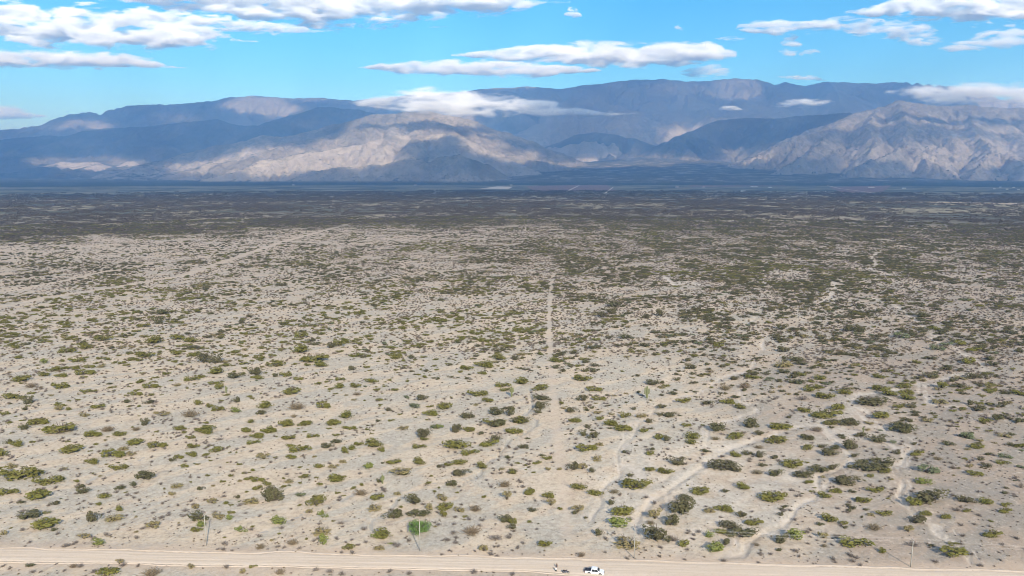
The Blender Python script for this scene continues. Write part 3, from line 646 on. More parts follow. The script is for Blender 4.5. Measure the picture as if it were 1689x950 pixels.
def bush_mesh(name, leaf, seed, n=260, lobes=6, leafsize=.085, stems=26, flat=0.0, open_=0.45):
    """a bush about 1 wide, 1 deep and 1 tall (0..1): leaf sprays over a set of lobes, with stems under them"""
    rg = random.Random(seed); V, Fc, MI = [], [], []
    lb = [(0, 0, .40, .33)]
    for i in range(lobes):
        a = rg.uniform(0, 6.283); d = rg.uniform(.16, .40)
        lb.append((d * math.cos(a), d * math.sin(a), rg.uniform(.18, .66), rg.uniform(.11, .28)))
    for i in range(n):
        c = lb[i % len(lb)]
        while True:
            v = Vector((rg.gauss(0, 1), rg.gauss(0, 1), rg.gauss(0, 1)))
            if v.length > .1: break
        v.normalize(); rad = c[3] * rg.uniform(.62, 1.0) * (1 + open_ * rg.uniform(-.3, .5))
        p = Vector((c[0], c[1], c[2])) + Vector((v.x * rad, v.y * rad, v.z * rad * 1.25))
        if p.z < .04: p.z = rg.uniform(.03, .2)
        s = leafsize * rg.uniform(.6, 1.35)
        nrm = (v + Vector((rg.uniform(-.8, .8), rg.uniform(-.8, .8), rg.uniform(-.2, .9)))).normalized()
        tx = nrm.orthogonal().normalized(); tx.rotate(Matrix.Rotation(rg.uniform(0, 6.28), 3, nrm)); ty = nrm.cross(tx)
        k = len(V); tip = p + tx * s * 1.3 + nrm * s * .25
        V += [p - tx * s * .9, p + ty * s * .6, tip, p - ty * s * .6]; Fc.append((k, k + 1, k + 2, k + 3)); MI.append(0)
    for i in range(stems):
        a = rg.uniform(0, 6.283); d = rg.uniform(.15, .42); top = Vector((d * math.cos(a), d * math.sin(a), rg.uniform(.4, .85)))
        w = .013; b = Vector((top.x * .12, top.y * .12, -.05)); sd = Vector((-math.sin(a), math.cos(a), 0)) * w; k = len(V)
        V += [b - sd, b + sd, top + sd * .4, top - sd * .4]; Fc.append((k, k + 1, k + 2, k + 3)); MI.append(1)
    me = bpy.data.meshes.new(name); me.from_pydata([tuple(v) for v in V], [], Fc)
    me.materials.append(LEAF[leaf]); me.materials.append(LEAF['bark']); me.polygons.foreach_set('material_index', MI); return me
def twig_mesh(name, leaf, seed, n=62):
    """a leafless shrub: thin forked twigs fanning up from one foot"""
    rg = random.Random(seed); V, Fc = [], []
    def blade(a, b, w):
        d = (b - a); s = d.cross(Vector((rg.uniform(-1, 1), rg.uniform(-1, 1), .3)))
        if s.length < 1e-6: return
        s.normalize(); k = len(V)
        V.extend([a - s * w, a + s * w, b + s * w * .5, b - s * w * .5]); Fc.append((k, k + 1, k + 2, k + 3))
    for i in range(n):
        a = rg.uniform(0, 6.283); e = rg.uniform(.25, 1.4); l = rg.uniform(.35, .95)
        m = Vector((math.cos(a) * math.cos(e) * .5 * l, math.sin(a) * math.cos(e) * .5 * l, math.sin(e) * .62 * l))
        blade(Vector((m.x * .1, m.y * .1, -.04)), m, .017)
        for j in range(2):
            t = m + Vector((rg.uniform(-.17, .17), rg.uniform(-.17, .17), rg.uniform(.0, .32)))
            blade(m, t, .013)
    me = bpy.data.meshes.new(name); me.from_pydata([tuple(v) for v in V], [], Fc); me.materials.append(LEAF[leaf]); return me
def dome_mesh(name, leaf, seed, n=26):
    """a far bush of a few leaf masses"""
    rg = random.Random(seed); V, Fc = [], []
    for i in range(n):
        a = rg.uniform(0, 6.283); e = rg.uniform(-.1, 1.5); r_ = rg.uniform(.6, 1.0) * .5
        p = Vector((math.cos(a) * math.cos(e) * r_, math.sin(a) * math.cos(e) * r_, .12 + math.sin(e) * r_ * 1.6))
        nrm = (p + Vector((rg.uniform(-.3, .3), rg.uniform(-.3, .3), rg.uniform(0, .4)))).normalized()
        tx = nrm.orthogonal().normalized(); tx.rotate(Matrix.Rotation(rg.uniform(0, 6.28), 3, nrm)); ty = nrm.cross(tx); s = rg.uniform(.14, .25); k = len(V)
        V += [p - tx * s, p + ty * s, p + tx * s, p - ty * s]; Fc.append((k, k + 1, k + 2, k + 3))
    me = bpy.data.meshes.new(name); me.from_pydata([tuple(v) for v in V], [], Fc); me.materials.append(LEAF[leaf]); return me
KIND = {  # name, label words, meshes
 'g': ('creosote_bush', [bush_mesh('creosote_bush', 'creosote', 10 + i, 430, 6 + i % 3, .066) for i in range(6)]),
 'd': ('dark_shrub', [bush_mesh('dark_shrub', 'dark', 30 + i, 420, 6, .066) for i in range(5)]),
 'D': ('thorn_thicket', [bush_mesh('thorn_thicket', 'dark', 50 + i, 560, 9, .06) for i in range(4)]),
 'y': ('straw_shrub', [bush_mesh('straw_shrub', 'straw', 70 + i, 220, 5, .07, 30, 0, .5) for i in range(4)]),
 'b': ('bright_shrub', [bush_mesh('bright_shrub', 'bright', 90 + i, 280, 5, .07, 10) for i in range(3)]),
 's': ('silver_shrub', [bush_mesh('silver_shrub', 'silver', 110 + i, 260, 5, .07) for i in range(3)]),
 'r': ('dry_shrub', [twig_mesh('dry_shrub', 'twig', 130 + i) for i in range(5)]),
 'q': ('russet_shrub', [twig_mesh('russet_shrub', 'russet', 150 + i, 95) for i in range(4)]),
}
NEARSPOTS = []   # (kind, px, py of the middle, width px, height px)
def crop(ox, oy, sc, txt):
    for it in txt.split(';'):
        it = it.strip()
        if not it: continue
        k = it[0]; v = [float(q) for q in it[1:].split(',')]
        NEARSPOTS.append((k, ox + v[0] / sc, oy + v[1] / sc, v[2] / sc, v[3] / sc))
crop(0, 690, 3.654, """g105,155,85,50;g15,215,60,60;d50,150,50,35;g370,75,180,35;g225,30,110,30;g145,55,60,30;g555,100,100,30;q645,68,95,28;g720,97,75,26;g445,188,140,50;g942,162,110,45;
g825,148,110,35;g560,255,90,45;g675,218,140,38;y790,215,75,22;g720,290,100,38;g1235,70,110,38;g1085,62,70,28;g1150,115,55,30;g1160,170,80,38;g1300,192,75,45;r1325,125,60,30;g1160,212,80,40;g1480,75,70,32;
g1550,105,85,38;g1625,72,85,32;g1525,148,70,28;y1590,230,85,50;d1040,248,45,25;g1110,285,45,28;g125,340,230,65;g300,370,150,60;g245,452,160,65;g45,440,110,55;d470,402,70,30;d505,432,75,45;d720,412,60,35;
d870,340,120,75;d805,395,40,35;g630,460,70,42;d330,505,60,35;d125,500,45,25;y1060,400,90,45;y1035,448,55,35;d1210,417,50,30;g1550,365,80,40;g1555,412,55,38;g1605,390,60,35;d1650,460,110,100;d150,585,160,50;
g290,625,170,65;d565,590,85,80;y680,590,130,65;g715,540,55,40;y925,635,110,60;y505,705,70,45;b575,745,90,55;d1200,590,110,70;y1315,585,90,55;b1380,597,60,40;b1225,635,70,50;g1180,670,75,35;b1450,668,65,45;
b1670,610,50,50;y1280,495,80,45;y1520,495,110,40;d1430,470,40,28;y1180,530,60,40;y720,865,50,40;q440,885,70,38;d185,882,55,30;y1150,888,60,32;g1525,890,45,22;g640,935,140,40;q915,935,160,40;y1460,920,45,40;
d325,665,40,25;y70,290,80,35;y20,685,50,40""")
crop(420, 690, 3.654, """g195,30,90,45;g305,32,75,28;g480,28,80,45;g90,75,80,35;g25,105,60,40;g210,115,85,35;g350,105,70,28;g270,185,115,40;d435,165,80,38;d490,138,65,35;g215,235,75,24;g540,195,55,45;g590,178,65,35;
g710,160,130,28;g765,190,45,40;b690,285,80,50;g845,260,85,40;y870,325,130,50;d905,332,60,35;g985,260,95,50;g990,167,75,32;d1020,95,85,65;g1020,122,55,25;s1100,48,75,38;d1215,65,60,60;g1295,68,60,38;d1355,90,50,25;
d1450,35,120,60;d1605,15,100,45;g1570,77,95,40;g1420,145,110,55;d1455,122,70,40;g1220,160,160,40;g1295,205,95,38;g1235,260,95,38;g1165,280,55,30;d1240,322,115,52;g1365,285,75,50;D1180,388,78,50;d1525,236,40,25;
d1620,170,60,28;g1550,322,55,38;g1660,440,60,50;g520,350,60,30;g480,360,115,55;g390,285,60,35;y535,260,55,30;y480,290,70,35;g300,352,65,25;d130,455,115,100;s280,453,70,38;g370,495,115,75;y330,555,55,32;
b410,578,55,50;b165,605,100,65;y405,670,120,60;b410,735,75,80;q230,740,85,55;g565,775,75,45;g745,465,80,55;y725,525,95,55;q640,435,120,60;d960,490,100,70;y1130,475,80,50;g1155,525,110,60;g1135,575,50,45;
y1055,530,50,60;y1235,545,80,45;q1330,535,95,60;d840,570,120,75;d985,565,130,50;g775,690,140,60;b745,703,80,45;b820,748,35,20;y755,780,80,30;q1310,675,160,70;r1450,712,105,50;d1535,610,60,50;d1550,650,60,40;
d1500,605,60,50;y1380,785,70,50;q150,920,80,50;q35,765,80,50;y210,375,65,28;d755,375,40,30;y1520,465,60,65;q1510,390,110,60""")
crop(840, 690, 3.654, """d70,15,105,45;g395,12,75,30;g615,33,85,42;g685,65,95,40;d445,95,45,40;d505,108,65,50;g460,180,125,50;y545,160,65,28;d85,170,60,25;g230,235,55,32;d385,292,75,60;y440,290,70,50;y530,240,60,50;
d505,312,45,35;g420,400,95,50;g520,435,95,50;q630,435,80,38;g765,400,180,65;g845,305,75,35;g940,317,100,48;g850,210,60,32;d1010,260,100,55;g905,120,60,40;d955,130,55,42;g1110,112,110,40;g1100,145,80,40;
g1065,42,60,30;d1255,60,95,60;q1240,120,75,35;g1365,108,110,50;d1505,90,60,35;g1630,45,110,50;g1610,138,130,38;d1470,10,80,30;d1450,40,80,38;g815,80,60,30;d845,20,55,35;d1180,200,55,25;g1360,218,85,38;
d1440,212,70,25;d1510,220,60,50;q1500,172,70,28;d1590,237,55,32;D1300,290,165,75;d1350,278,70,50;q1495,320,85,45;d1605,332,85,52;d1530,283,55,25;g1155,430,125,50;g1405,408,100,50;d1300,437,45,28;
g1590,470,160,60;g1640,470,55,60;g1290,535,115,52;y1210,552,90,40;g680,538,150,80;d620,500,50,40;b660,632,165,55;y880,575,90,70;q850,620,70,40;D1040,530,150,125;D1065,480,75,50;D970,615,95,85;D885,695,140,115;
r990,720,75,55;g1055,750,75,50;y710,735,170,90;d545,685,55,50;g215,755,85,50;g20,620,50,50;g130,440,65,50;g235,458,75,50;y250,505,60,50;d140,548,60,28;y410,540,80,55;d400,560,40,25;d1400,578,65,45;
g1480,620,100,60;D1335,645,110,60;d1400,690,170,60;g1280,675,85,45;b1215,700,60,50;b1245,770,140,85;d1300,745,60,50;d1635,735,65,40;d1670,705,40,40;d1625,790,30,20;q1490,755,50,30;q435,820,60,45;
d20,322,50,38;y235,302,40,30;y300,302,40,25;d1640,545,40,18;d1635,575,45,25;d735,335,50,25""")
crop(1229, 690, 3.654, """d385,118,85,38;g380,175,75,40;q435,58,85,40;d520,20,90,45;d625,15,110,55;y750,20,60,25;d935,35,110,50;d960,70,75,40;d695,95,75,28;d795,120,120,40;s890,137,45,28;D645,160,100,75;d660,222,50,28;
d465,165,55,30;d540,173,80,35;d525,205,120,45;g290,272,140,55;D350,332,130,50;d445,310,120,45;d530,293,75,40;D735,292,180,65;d830,270,150,70;g850,320,80,40;d610,370,170,80;d915,198,55,30;g1040,200,85,45;
q1160,235,75,35;s1335,108,85,50;y1565,105,85,38;s1570,228,75,38;g1400,170,90,35;g1550,270,70,22;g1380,335,90,28;s1100,310,150,50;b1085,380,110,38;d1110,475,210,100;g1010,510,90,70;g785,430,95,42;g755,348,50,28;
g475,463,95,35;g540,435,80,35;g715,495,100,45;g840,570,90,45;g505,600,115,60;D1330,495,95,55;g1455,505,95,45;r1275,550,75,45;g1570,560,75,42;g1570,525,60,30;g1205,593,80,32;g1080,578,80,28;d1025,615,120,65;
y980,670,75,50;g1495,700,110,42;g660,740,160,75;b305,700,120,85;d215,725,70,60;d205,787,30,25;y470,700,70,55;q475,760,55,30;g1250,800,160,70;g830,800,50,40;r1010,755,110,30;q780,655,120,45;d1660,15,50,30;
d1420,245,45,28;r1660,410,45,45;d455,632,50,25;d605,655,30,22""")
crop(840, 480, 3.926, """g90,585,120,50;g205,630,110,40;D210,690,105,45;d205,740,100,60;d185,780,55,35;g80,840,110,55;g545,635,100,35;g575,695,90,28;d470,695,70,50;D1165,490,85,40;d930,590,100,45;g735,895,110,38;g660,860,95,45;
g590,828,60,30;g430,840,75,32;d400,770,80,45;g750,810,60,45;g470,572,120,28;d1350,890,90,60;g1130,708,95,25;g1410,712,100,38;g1490,745,90,40;d1570,865,90,60;q1520,615,110,35;q1400,620,110,50;q1300,520,70,25;
d760,295,90,35;d690,85,110,45;d660,130,70,45;d985,145,70,50;d880,165,80,35;d610,155,60,40;g1360,350,75,25;d1460,565,75,25;d1570,540,90,25;d985,750,70,35;d975,800,55,25;d1040,800,100,45;y850,810,90,40""")
crop(1259, 480, 3.926, """g110,875,125,55;r340,890,90,45;g260,770,100,28;g420,800,180,40;g445,845,95,50;D560,848,105,55;D700,715,195,50;g755,797,135,42;D900,880,130,80;g480,745,110,55;g400,685,125,40;g525,650,105,45;r250,695,105,35;
g300,635,90,45;D215,440,95,42;y120,475,140,55;d190,555,60,38;g370,565,95,28;d420,530,55,25;g880,742,80,38;d955,742,90,38;g915,612,105,35;g760,630,110,35;g810,662,120,35;g930,690,110,35;g920,650,100,35;d750,125,60,30;
D1050,158,110,40;g1155,610,75,55;D1365,552,105,42;d1230,575,65,30;d1275,510,65,28;d1180,500,80,35;d1090,545,110,38;g1330,455,90,50;s1130,370,90,45;d1480,475,80,35;d1470,440,70,35;g1365,380,90,40;s1190,345,90,35;g1270,340,75,45;
d1640,845,60,40;d1510,830,70,45;d1540,740,70,50;d1380,765,110,40;d1345,725,55,40;d1440,555,30,20;s1310,935,85,45;d280,940,80,25;d630,925,80,35;d540,250,75,50;D620,255,55,50;s890,290,110,50;d120,240,80,42;d140,375,95,45""")
crop(0, 480, 3.926, """g60,680,115,50;g140,690,65,28;d180,715,70,55;y385,765,70,45;g275,543,90,25;g400,545,80,35;g545,530,120,35;g395,615,100,55;g575,488,65,30;g480,498,70,28;g345,508,80,30;g400,498,75,25;q200,605,115,50;g150,570,120,30;
g500,445,95,40;b280,455,70,40;g435,385,110,40;g555,360,80,45;g105,360,75,28;g665,310,120,40;g1010,320,140,50;g1140,300,110,45;g1245,320,105,32;g940,415,115,50;g1135,400,80,40;D1320,440,90,80;d1400,445,80,65;
g935,220,90,35;d1025,195,70,45;d1055,140,85,38;g970,615,100,38;g880,665,75,38;d825,720,55,28;g640,750,90,35;y545,805,80,40;g1285,725,50,42;g1410,765,75,45;g1355,745,50,35;b1510,775,85,42;q1230,800,150,45;y1050,802,95,32;
d1520,550,105,40;d1640,520,75,45;g1410,522,125,35;g1380,595,70,30;g1425,620,65,50;g1240,570,90,35;d1530,712,55,45;g1330,905,125,48;g1170,892,75,32;q395,908,185,40;g240,855,110,40;d155,888,60,38;q700,900,100,38;
g600,930,100,35;g775,930,75,30;q880,895,75,40;d940,860,50,50;g1590,905,70,40""")
crop(420, 480, 3.926, """g545,345,75,50;d500,360,70,40;g310,380,140,55;g300,290,80,45;d390,345,60,25;d365,322,70,20;d640,500,60,35;g140,475,110,50;g420,478,110,38;g400,445,170,35;g250,650,125,45;g600,800,110,55;d870,768,45,28;g440,740,90,55;
q270,750,150,40;s1040,745,100,45;g1140,790,100,50;g1240,745,110,55;D1390,810,105,50;d1095,690,85,45;g1450,670,120,35;g1505,710,85,40;g1490,475,130,45;g1370,500,90,35;g1580,433,105,30;g1605,610,90,35;g1625,640,70,25;
b1185,875,75,40;D1090,915,75,50;d1305,890,60,50;g1390,895,70,40;y960,885,75,35;g915,425,75,40;d1020,428,50,30;g555,615,85,38;g650,612,75,38;g760,580,85,28;q665,665,70,25;g510,852,85,48;g205,858,80,55;g325,860,90,32;
g95,905,90,38;g75,740,110,55;d40,790,65,40;q255,808,60,32;g280,567,60,30;d138,545,45,30;g205,540,70,40;g30,560,60,35;d20,530,60,60;g1665,905,60,45;d1570,785,120,60;g1555,850,130,50;d1650,790,70,70""")

USED = {k: 0 for k in KIND}; PLACED = []; HAND = []; EXTRA = []
def where(px, py):
    """words that say where on the sand a bush stands"""
    if py > 918 and px < 1000: return 'road verge ' + ('at far left' if px < 250 else 'below leftmost pole' if px < 500 else 'below tree pole' if px < 800 else 'beside the persons')
    z = 'roadside' if py > 868 else 'near flat' if py > 790 else 'middle flat' if py > 700 else 'outer flat' if py > 610 else 'far flat'
    s = 'left of poles' if px < 340 else 'between left poles' if px < 693 else 'left of track' if px < 915 else 'right of track' if px < 1180 else 'among pale washes' if px < 1480 else 'right of washes'
    return z + ' ' + s
LOOK = {'g': 'olive creosote bush', 'd': 'dark green shrub', 'D': 'blackish green thicket', 'y': 'straw coloured shrub', 'b': 'bright green shrub', 's': 'silvery shrub', 'r': 'grey leafless shrub', 'q': 'russet shrub'}
SHORT = {'g': 'olive bush', 'd': 'dark shrub', 'D': 'dark thicket', 'y': 'straw shrub', 'b': 'bright shrub', 's': 'silvery shrub', 'r': 'grey shrub', 'q': 'russet shrub'}
def put_bush(kind, x, y, w, d, h, label, group, rz=None):
    nm, meshes = KIND[kind]
    o = bpy.data.objects.new(nm, meshes[USED[kind] % len(meshes)]); USED[kind] += 1; COL.objects.link(o)
    o.location = (x, y, gz(x, y) - .04); o.scale = (w, d, h); o.rotation_euler = (0, 0, random.choice((0, math.pi)) + random.uniform(-.25, .25) if rz is None else rz)
    PLACED.append((x, y, max(w, d) / 2)); tag(o, label, 'shrub', group); return o
for k, px, py, w, h in sorted(NEARSPOTS, key=lambda q: -q[2]):
    x, y = pix_ground(px, py + h * .30); m = px_per_m(y); dip = math.atan2(CAMZ, y)
    Wm = max(w / m * 1.12, .7); Dm = Wm * .62; Hm = (h / m * 1.05 - Dm * math.sin(dip) * .8) / math.cos(dip); Hm = 1.22 * min(max(Hm, .27 * Wm, .5), .75 * Wm + .3)
    if USED[k] >= 298: EXTRA.append((k, x, y, Wm, Dm, Hm)); continue
    size = 'wide' if Wm > 6.2 else ('medium' if Wm > 3.4 else 'small')
    HAND.append((put_bush(k, x, y, Wm, Dm, Hm, None, None), k, px, py, size))
# the bright green tree behind the middle power pole
def bright_tree():
    x, y = pix_ground(691, 876); m = px_per_m(y); r_ = empty('palo_verde_tree', (x, y, gz(x, y)))
    tag(r_, 'bright green bushy tree right behind the power pole left of the persons', 'tree')
    rg = random.Random(5); tv, tf = [], []
    def limb(a, b, ra, rb):
        d = (b - a).normalized(); s = d.orthogonal().normalized(); t = d.cross(s); k = len(tv)
        for c, q in ((a, ra), (b, rb)):
            for i in range(6): tv.append(c + (s * math.cos(i * 1.0472) + t * math.sin(i * 1.0472)) * q)
        for i in range(6): tf.append((k + i, k + (i + 1) % 6, k + 6 + (i + 1) % 6, k + 6 + i))
    limb(Vector((0, 0, -.2)), Vector((.1, .05, 1.1)), .2, .15); tips = []
    for i in range(9):
        a = i * .7 + rg.uniform(-.2, .2); e = Vector((2.2 * math.cos(a), 1.8 * math.sin(a), rg.uniform(.9, 3.3))); limb(Vector((.1, .05, 1.0)), e, .12, .05); tips.append(e)
        for j in range(3):
            f = e + Vector((rg.uniform(-1, 1), rg.uniform(-1, 1), rg.uniform(.1, 1.0))); limb(e, f, .05, .02); tips.append(f)
    mesh_obj('trunk', tv, tf, LEAF['bark'], r_)
    V, Fc = [], []
    for i in range(3200):
        v = Vector((rg.gauss(0, 1), rg.gauss(0, 1), rg.gauss(0, 1))).normalized(); q = rg.uniform(.55, 1.0) * (1 + .16 * math.sin(3 * math.atan2(v.y, v.x) + 1) + .12 * math.sin(7 * v.x + 5 * v.z))
        p = Vector((v.x * 3.5 * q, v.y * 2.9 * q, 1.75 + v.z * 1.75 * q)); p.z = max(p.z, .12)
        nrm = Vector((rg.uniform(-1, 1), rg.uniform(-1, 1), rg.uniform(0, 1.2))).normalized(); tx = nrm.orthogonal().normalized(); ty = nrm.cross(tx); s = rg.uniform(.1, .23); k = len(V)
        V += [p - tx * s, p + ty * s * .55, p + tx * s, p - ty * s * .55]; Fc.append((k, k + 1, k + 2, k + 3))
    mesh_obj('crown', V, Fc, LEAF['green'], r_); PLACED.append((x, y, 3.6))
bright_tree()

# cacti
CACT = flat_mat('cactus_skin', (.16, .17, .075), .7)
def cactus(px, py, hp, arms, label):
    x, y = pix_ground(px, py); m = px_per_m(y); H = hp / m / math.cos(math.atan2(CAMZ, y))
    r_ = empty('candelabra_cactus', (x, y, gz(x, y))); tag(r_, label, 'cactus', 'tall cacti standing on the flat'); rg = random.Random(int(px))
    def column(name, path, rad):
        V, Fc = [], []; K = 16
        for j, (p, q) in enumerate(path):
            for i in range(K):
                a = i * 2 * math.pi / K; rr_ = rad * q * (1 + (.14 if i % 2 else -.1)); V.append((p[0] + rr_ * math.cos(a), p[1] + rr_ * math.sin(a), p[2]))
        for j in range(len(path) - 1):
            for i in range(K): Fc.append((j * K + i, j * K + (i + 1) % K, (j + 1) * K + (i + 1) % K, (j + 1) * K + i))
        Fc.append(tuple((len(path) - 1) * K + i for i in range(K))); mesh_obj(name, V, Fc, CACT, r_, False)
    column('stem', [((0, 0, -.2), .8), ((0, 0, H * .2), .95), ((0, 0, H * .55), 1.05), ((.02, 0, H * .85), 1), ((.02, 0, H * .96), .8), ((.02, 0, H), .3)], .05 * H + .12)
    for a, b, c in arms:
        dx, dy = math.cos(a) * .16 * H, math.sin(a) * .16 * H
        column('arm', [((dx * .1, dy * .1, H * b), .5), ((dx * .7, dy * .7, H * b + .01 * H), .8), ((dx, dy, H * (b + .06)), 1), ((dx, dy, H * (c - .08)), 1), ((dx, dy, H * c), .35)], .036 * H + .08)
    PLACED.append((x, y, 1.2))
cactus(1067, 657, 20, [(0.2, .35, .8), (2.9, .3, .9), (1.6, .4, .7)], 'tall branched cactus on pale sand right of the straight track')
cactus(631, 797, 14, [(.4, .4, .85), (3.3, .35, .7)], 'stubby cactus beside a dark shrub between the left power poles')
cactus(1424, 711, 9, [(3.0, .45, .8)], 'thin dark cactus standing beside the pale winding washes')
cactus(373, 648, 12, [(.3, .5, .8)], 'slender cactus far out on the sand above the leftmost power pole')
cactus(844, 655, 17, [(.6, .4, .85), (2.6, .45, .75)], 'cactus half hidden by green bushes left of the straight track')

# dry shrubs, each one, near the road; everything farther out as one mass of scrub
def poisson(n, x0, x1, y0, y1):
    return RNG.uniform(x0, x1, n), RNG.uniform(y0, y1, n)
placed = np.array(PLACED)
def free(x, y, extra=.3):
    d = np.hypot(placed[:, 0][None, :] - x[:, None], placed[:, 1][None, :] - y[:, None]) - placed[:, 2][None, :]
    return d.min(1) > extra
# candidate points with a density that follows the cover
def scatter(n, r0, r1, seed):
    g = np.random.default_rng(seed)
    n = int(n * 1.34); r = np.sqrt(g.uniform(r0 * r0, r1 * r1, n)); a = g.uniform(R(-55), R(55), n)
    x, y = r * np.sin(a), r * np.cos(a); px, py = project(x, y, np.zeros(n))
    c = cover(px, np.maximum(py, 293)); return x, y, px, py, c, g
x, y, px, py, c, g = scatter(9000, 150, 420, 21)
h_, wf_, gf_, tf_, e_ = terrain(x, y, True)
clump = fbm(x / 16, y / 16, 88, 3)
ok = (g.uniform(0, 1, len(x)) < np.clip((clump - .34) * 3.2, .06, 1) * .75) & (wf_ < -.1) & (e_ > .6) & (tf_ < .1)
ok &= (px > -60) & (px < 1750) & (py < 975)
ok[ok] &= free(x[ok], y[ok], -.2)
ids = np.flatnonzero(ok); order = ids[np.argsort(-py[ids])]
nd = 0; rest = []
for i in order:
    if USED['r'] < 292:
        w = float(g.uniform(1.2, 3.1)); HAND.append((put_bush('r', x[i], y[i], w, w * g.uniform(.7, 1), w * g.uniform(.34, .55), None, None, g.uniform(0, 6.28)), 'r', px[i], py[i], 'small' if w > 2 else 'tiny'))
    else: rest.append(i)
# labels: size, look, the bush it stands next to, and the part of the flat; the few that still agree are told apart by place
named_ = {}
hxy = np.array([(q[0].location.x, q[0].location.y) for q in HAND]); big_ = np.array([q[4] not in ('tiny',) for q in HAND])
for i, (o, k, qx, qy, size) in enumerate(HAND):
    d = np.hypot(hxy[:, 0] - hxy[i, 0], hxy[:, 1] - hxy[i, 1]); d[i] = 1e9; d[~big_] = 1e9; j = int(d.argmin())
    if d[j] > 12: nb = 'standing alone'
    else:
        ax, ay = hxy[j] - hxy[i]; nb = (('left of ' if ax > 0 else 'right of ') if abs(ax) > abs(ay) else ('before ' if ay > 0 else 'behind ')) + SHORT[HAND[j][1]]
    named_.setdefault(size + ' ' + LOOK[k] + ' ' + nb + ', ' + where(qx, qy), []).append((qx, qy, o))
for lab, os_ in named_.items():
    os_.sort(key=lambda q: (q[0], q[1])); n = len(os_); words = {1: [''], 2: ['left hand ', 'right hand '], 3: ['leftmost ', 'central ', 'rightmost ']}.get(n) or (['leftmost '] + [w_ + ' from left ' for w_ in ('second', 'third', 'fourth', 'fifth', 'sixth', 'seventh', 'eighth', 'ninth', 'tenth')][:n - 2] + ['rightmost '] if n <= 10 else None)
    for i, q in enumerate(os_):
        q[2]['label'] = (words[i] if words else 'leftmost ' if i == 0 else 'rightmost ' if i == n - 1 else '') + lab; q[2]['group'] = 'bushes like: ' + lab
print('individual plants', USED, 'rest near', len(rest))

def gn_scatter(name, pts, scl, rot, vid, protos, label):
    me = bpy.data.meshes.new(name); me.vertices.add(len(pts)); me.vertices.foreach_set('co', np.asarray(pts, np.float32).ravel())
    a = me.attributes.new('size', 'FLOAT_VECTOR', 'POINT'); a.data.foreach_set('vector', np.asarray(scl, np.float32).ravel())
    fattr(me, 'turn', rot); a = me.attributes.new('vid', 'INT', 'POINT'); a.data.foreach_set('value', np.asarray(vid, np.int32))
    o = link(bpy.data.objects.new(name, me)); tag(o, label, None, None, 'stuff')
    tr = bpy.data.node_groups.new(name + '_spread', 'GeometryNodeTree')
    tr.interface.new_socket('Geometry', in_out='INPUT', socket_type='NodeSocketGeometry'); tr.interface.new_socket('Geometry', in_out='OUTPUT', socket_type='NodeSocketGeometry')
    N_ = tr.nodes; Lk = tr.links; gi_ = N_.new('NodeGroupInput'); go = N_.new('NodeGroupOutput'); jn = N_.new('GeometryNodeJoinGeometry')
    def named(nm, ty):
        q = N_.new('GeometryNodeInputNamedAttribute'); q.data_type = ty; q.inputs[0].default_value = nm; return q.outputs[0]
    ce = N_.new('ShaderNodeCombineXYZ'); Lk.new(named('turn', 'FLOAT'), ce.inputs[2]); sz = named('size', 'FLOAT_VECTOR'); vd = named('vid', 'INT')
    for k, pm in enumerate(protos):
        po = bpy.data.objects.new(pm.name + '_source', pm)
        oi = N_.new('GeometryNodeObjectInfo'); oi.inputs['Object'].default_value = po; oi.inputs['As Instance'].default_value = True
        cmp = N_.new('FunctionNodeCompare'); cmp.data_type = 'INT'; cmp.operation = 'EQUAL'
        ia = [s_ for s_ in cmp.inputs if s_.type == 'INT' and s_.enabled]
        Lk.new(vd, ia[0]); ia[1].default_value = k
        ip = N_.new('GeometryNodeInstanceOnPoints'); Lk.new(gi_.outputs[0], ip.inputs['Points']); Lk.new(cmp.outputs[0], ip.inputs['Selection'])
        Lk.new(oi.outputs['Geometry'], ip.inputs['Instance']); Lk.new(ce.outputs[0], ip.inputs['Rotation']); Lk.new(sz, ip.inputs['Scale']); Lk.new(ip.outputs[0], jn.inputs[0])
    Lk.new(jn.outputs[0], go.inputs[0]); md = o.modifiers.new('spread', 'NODES'); md.node_group = tr
    return o
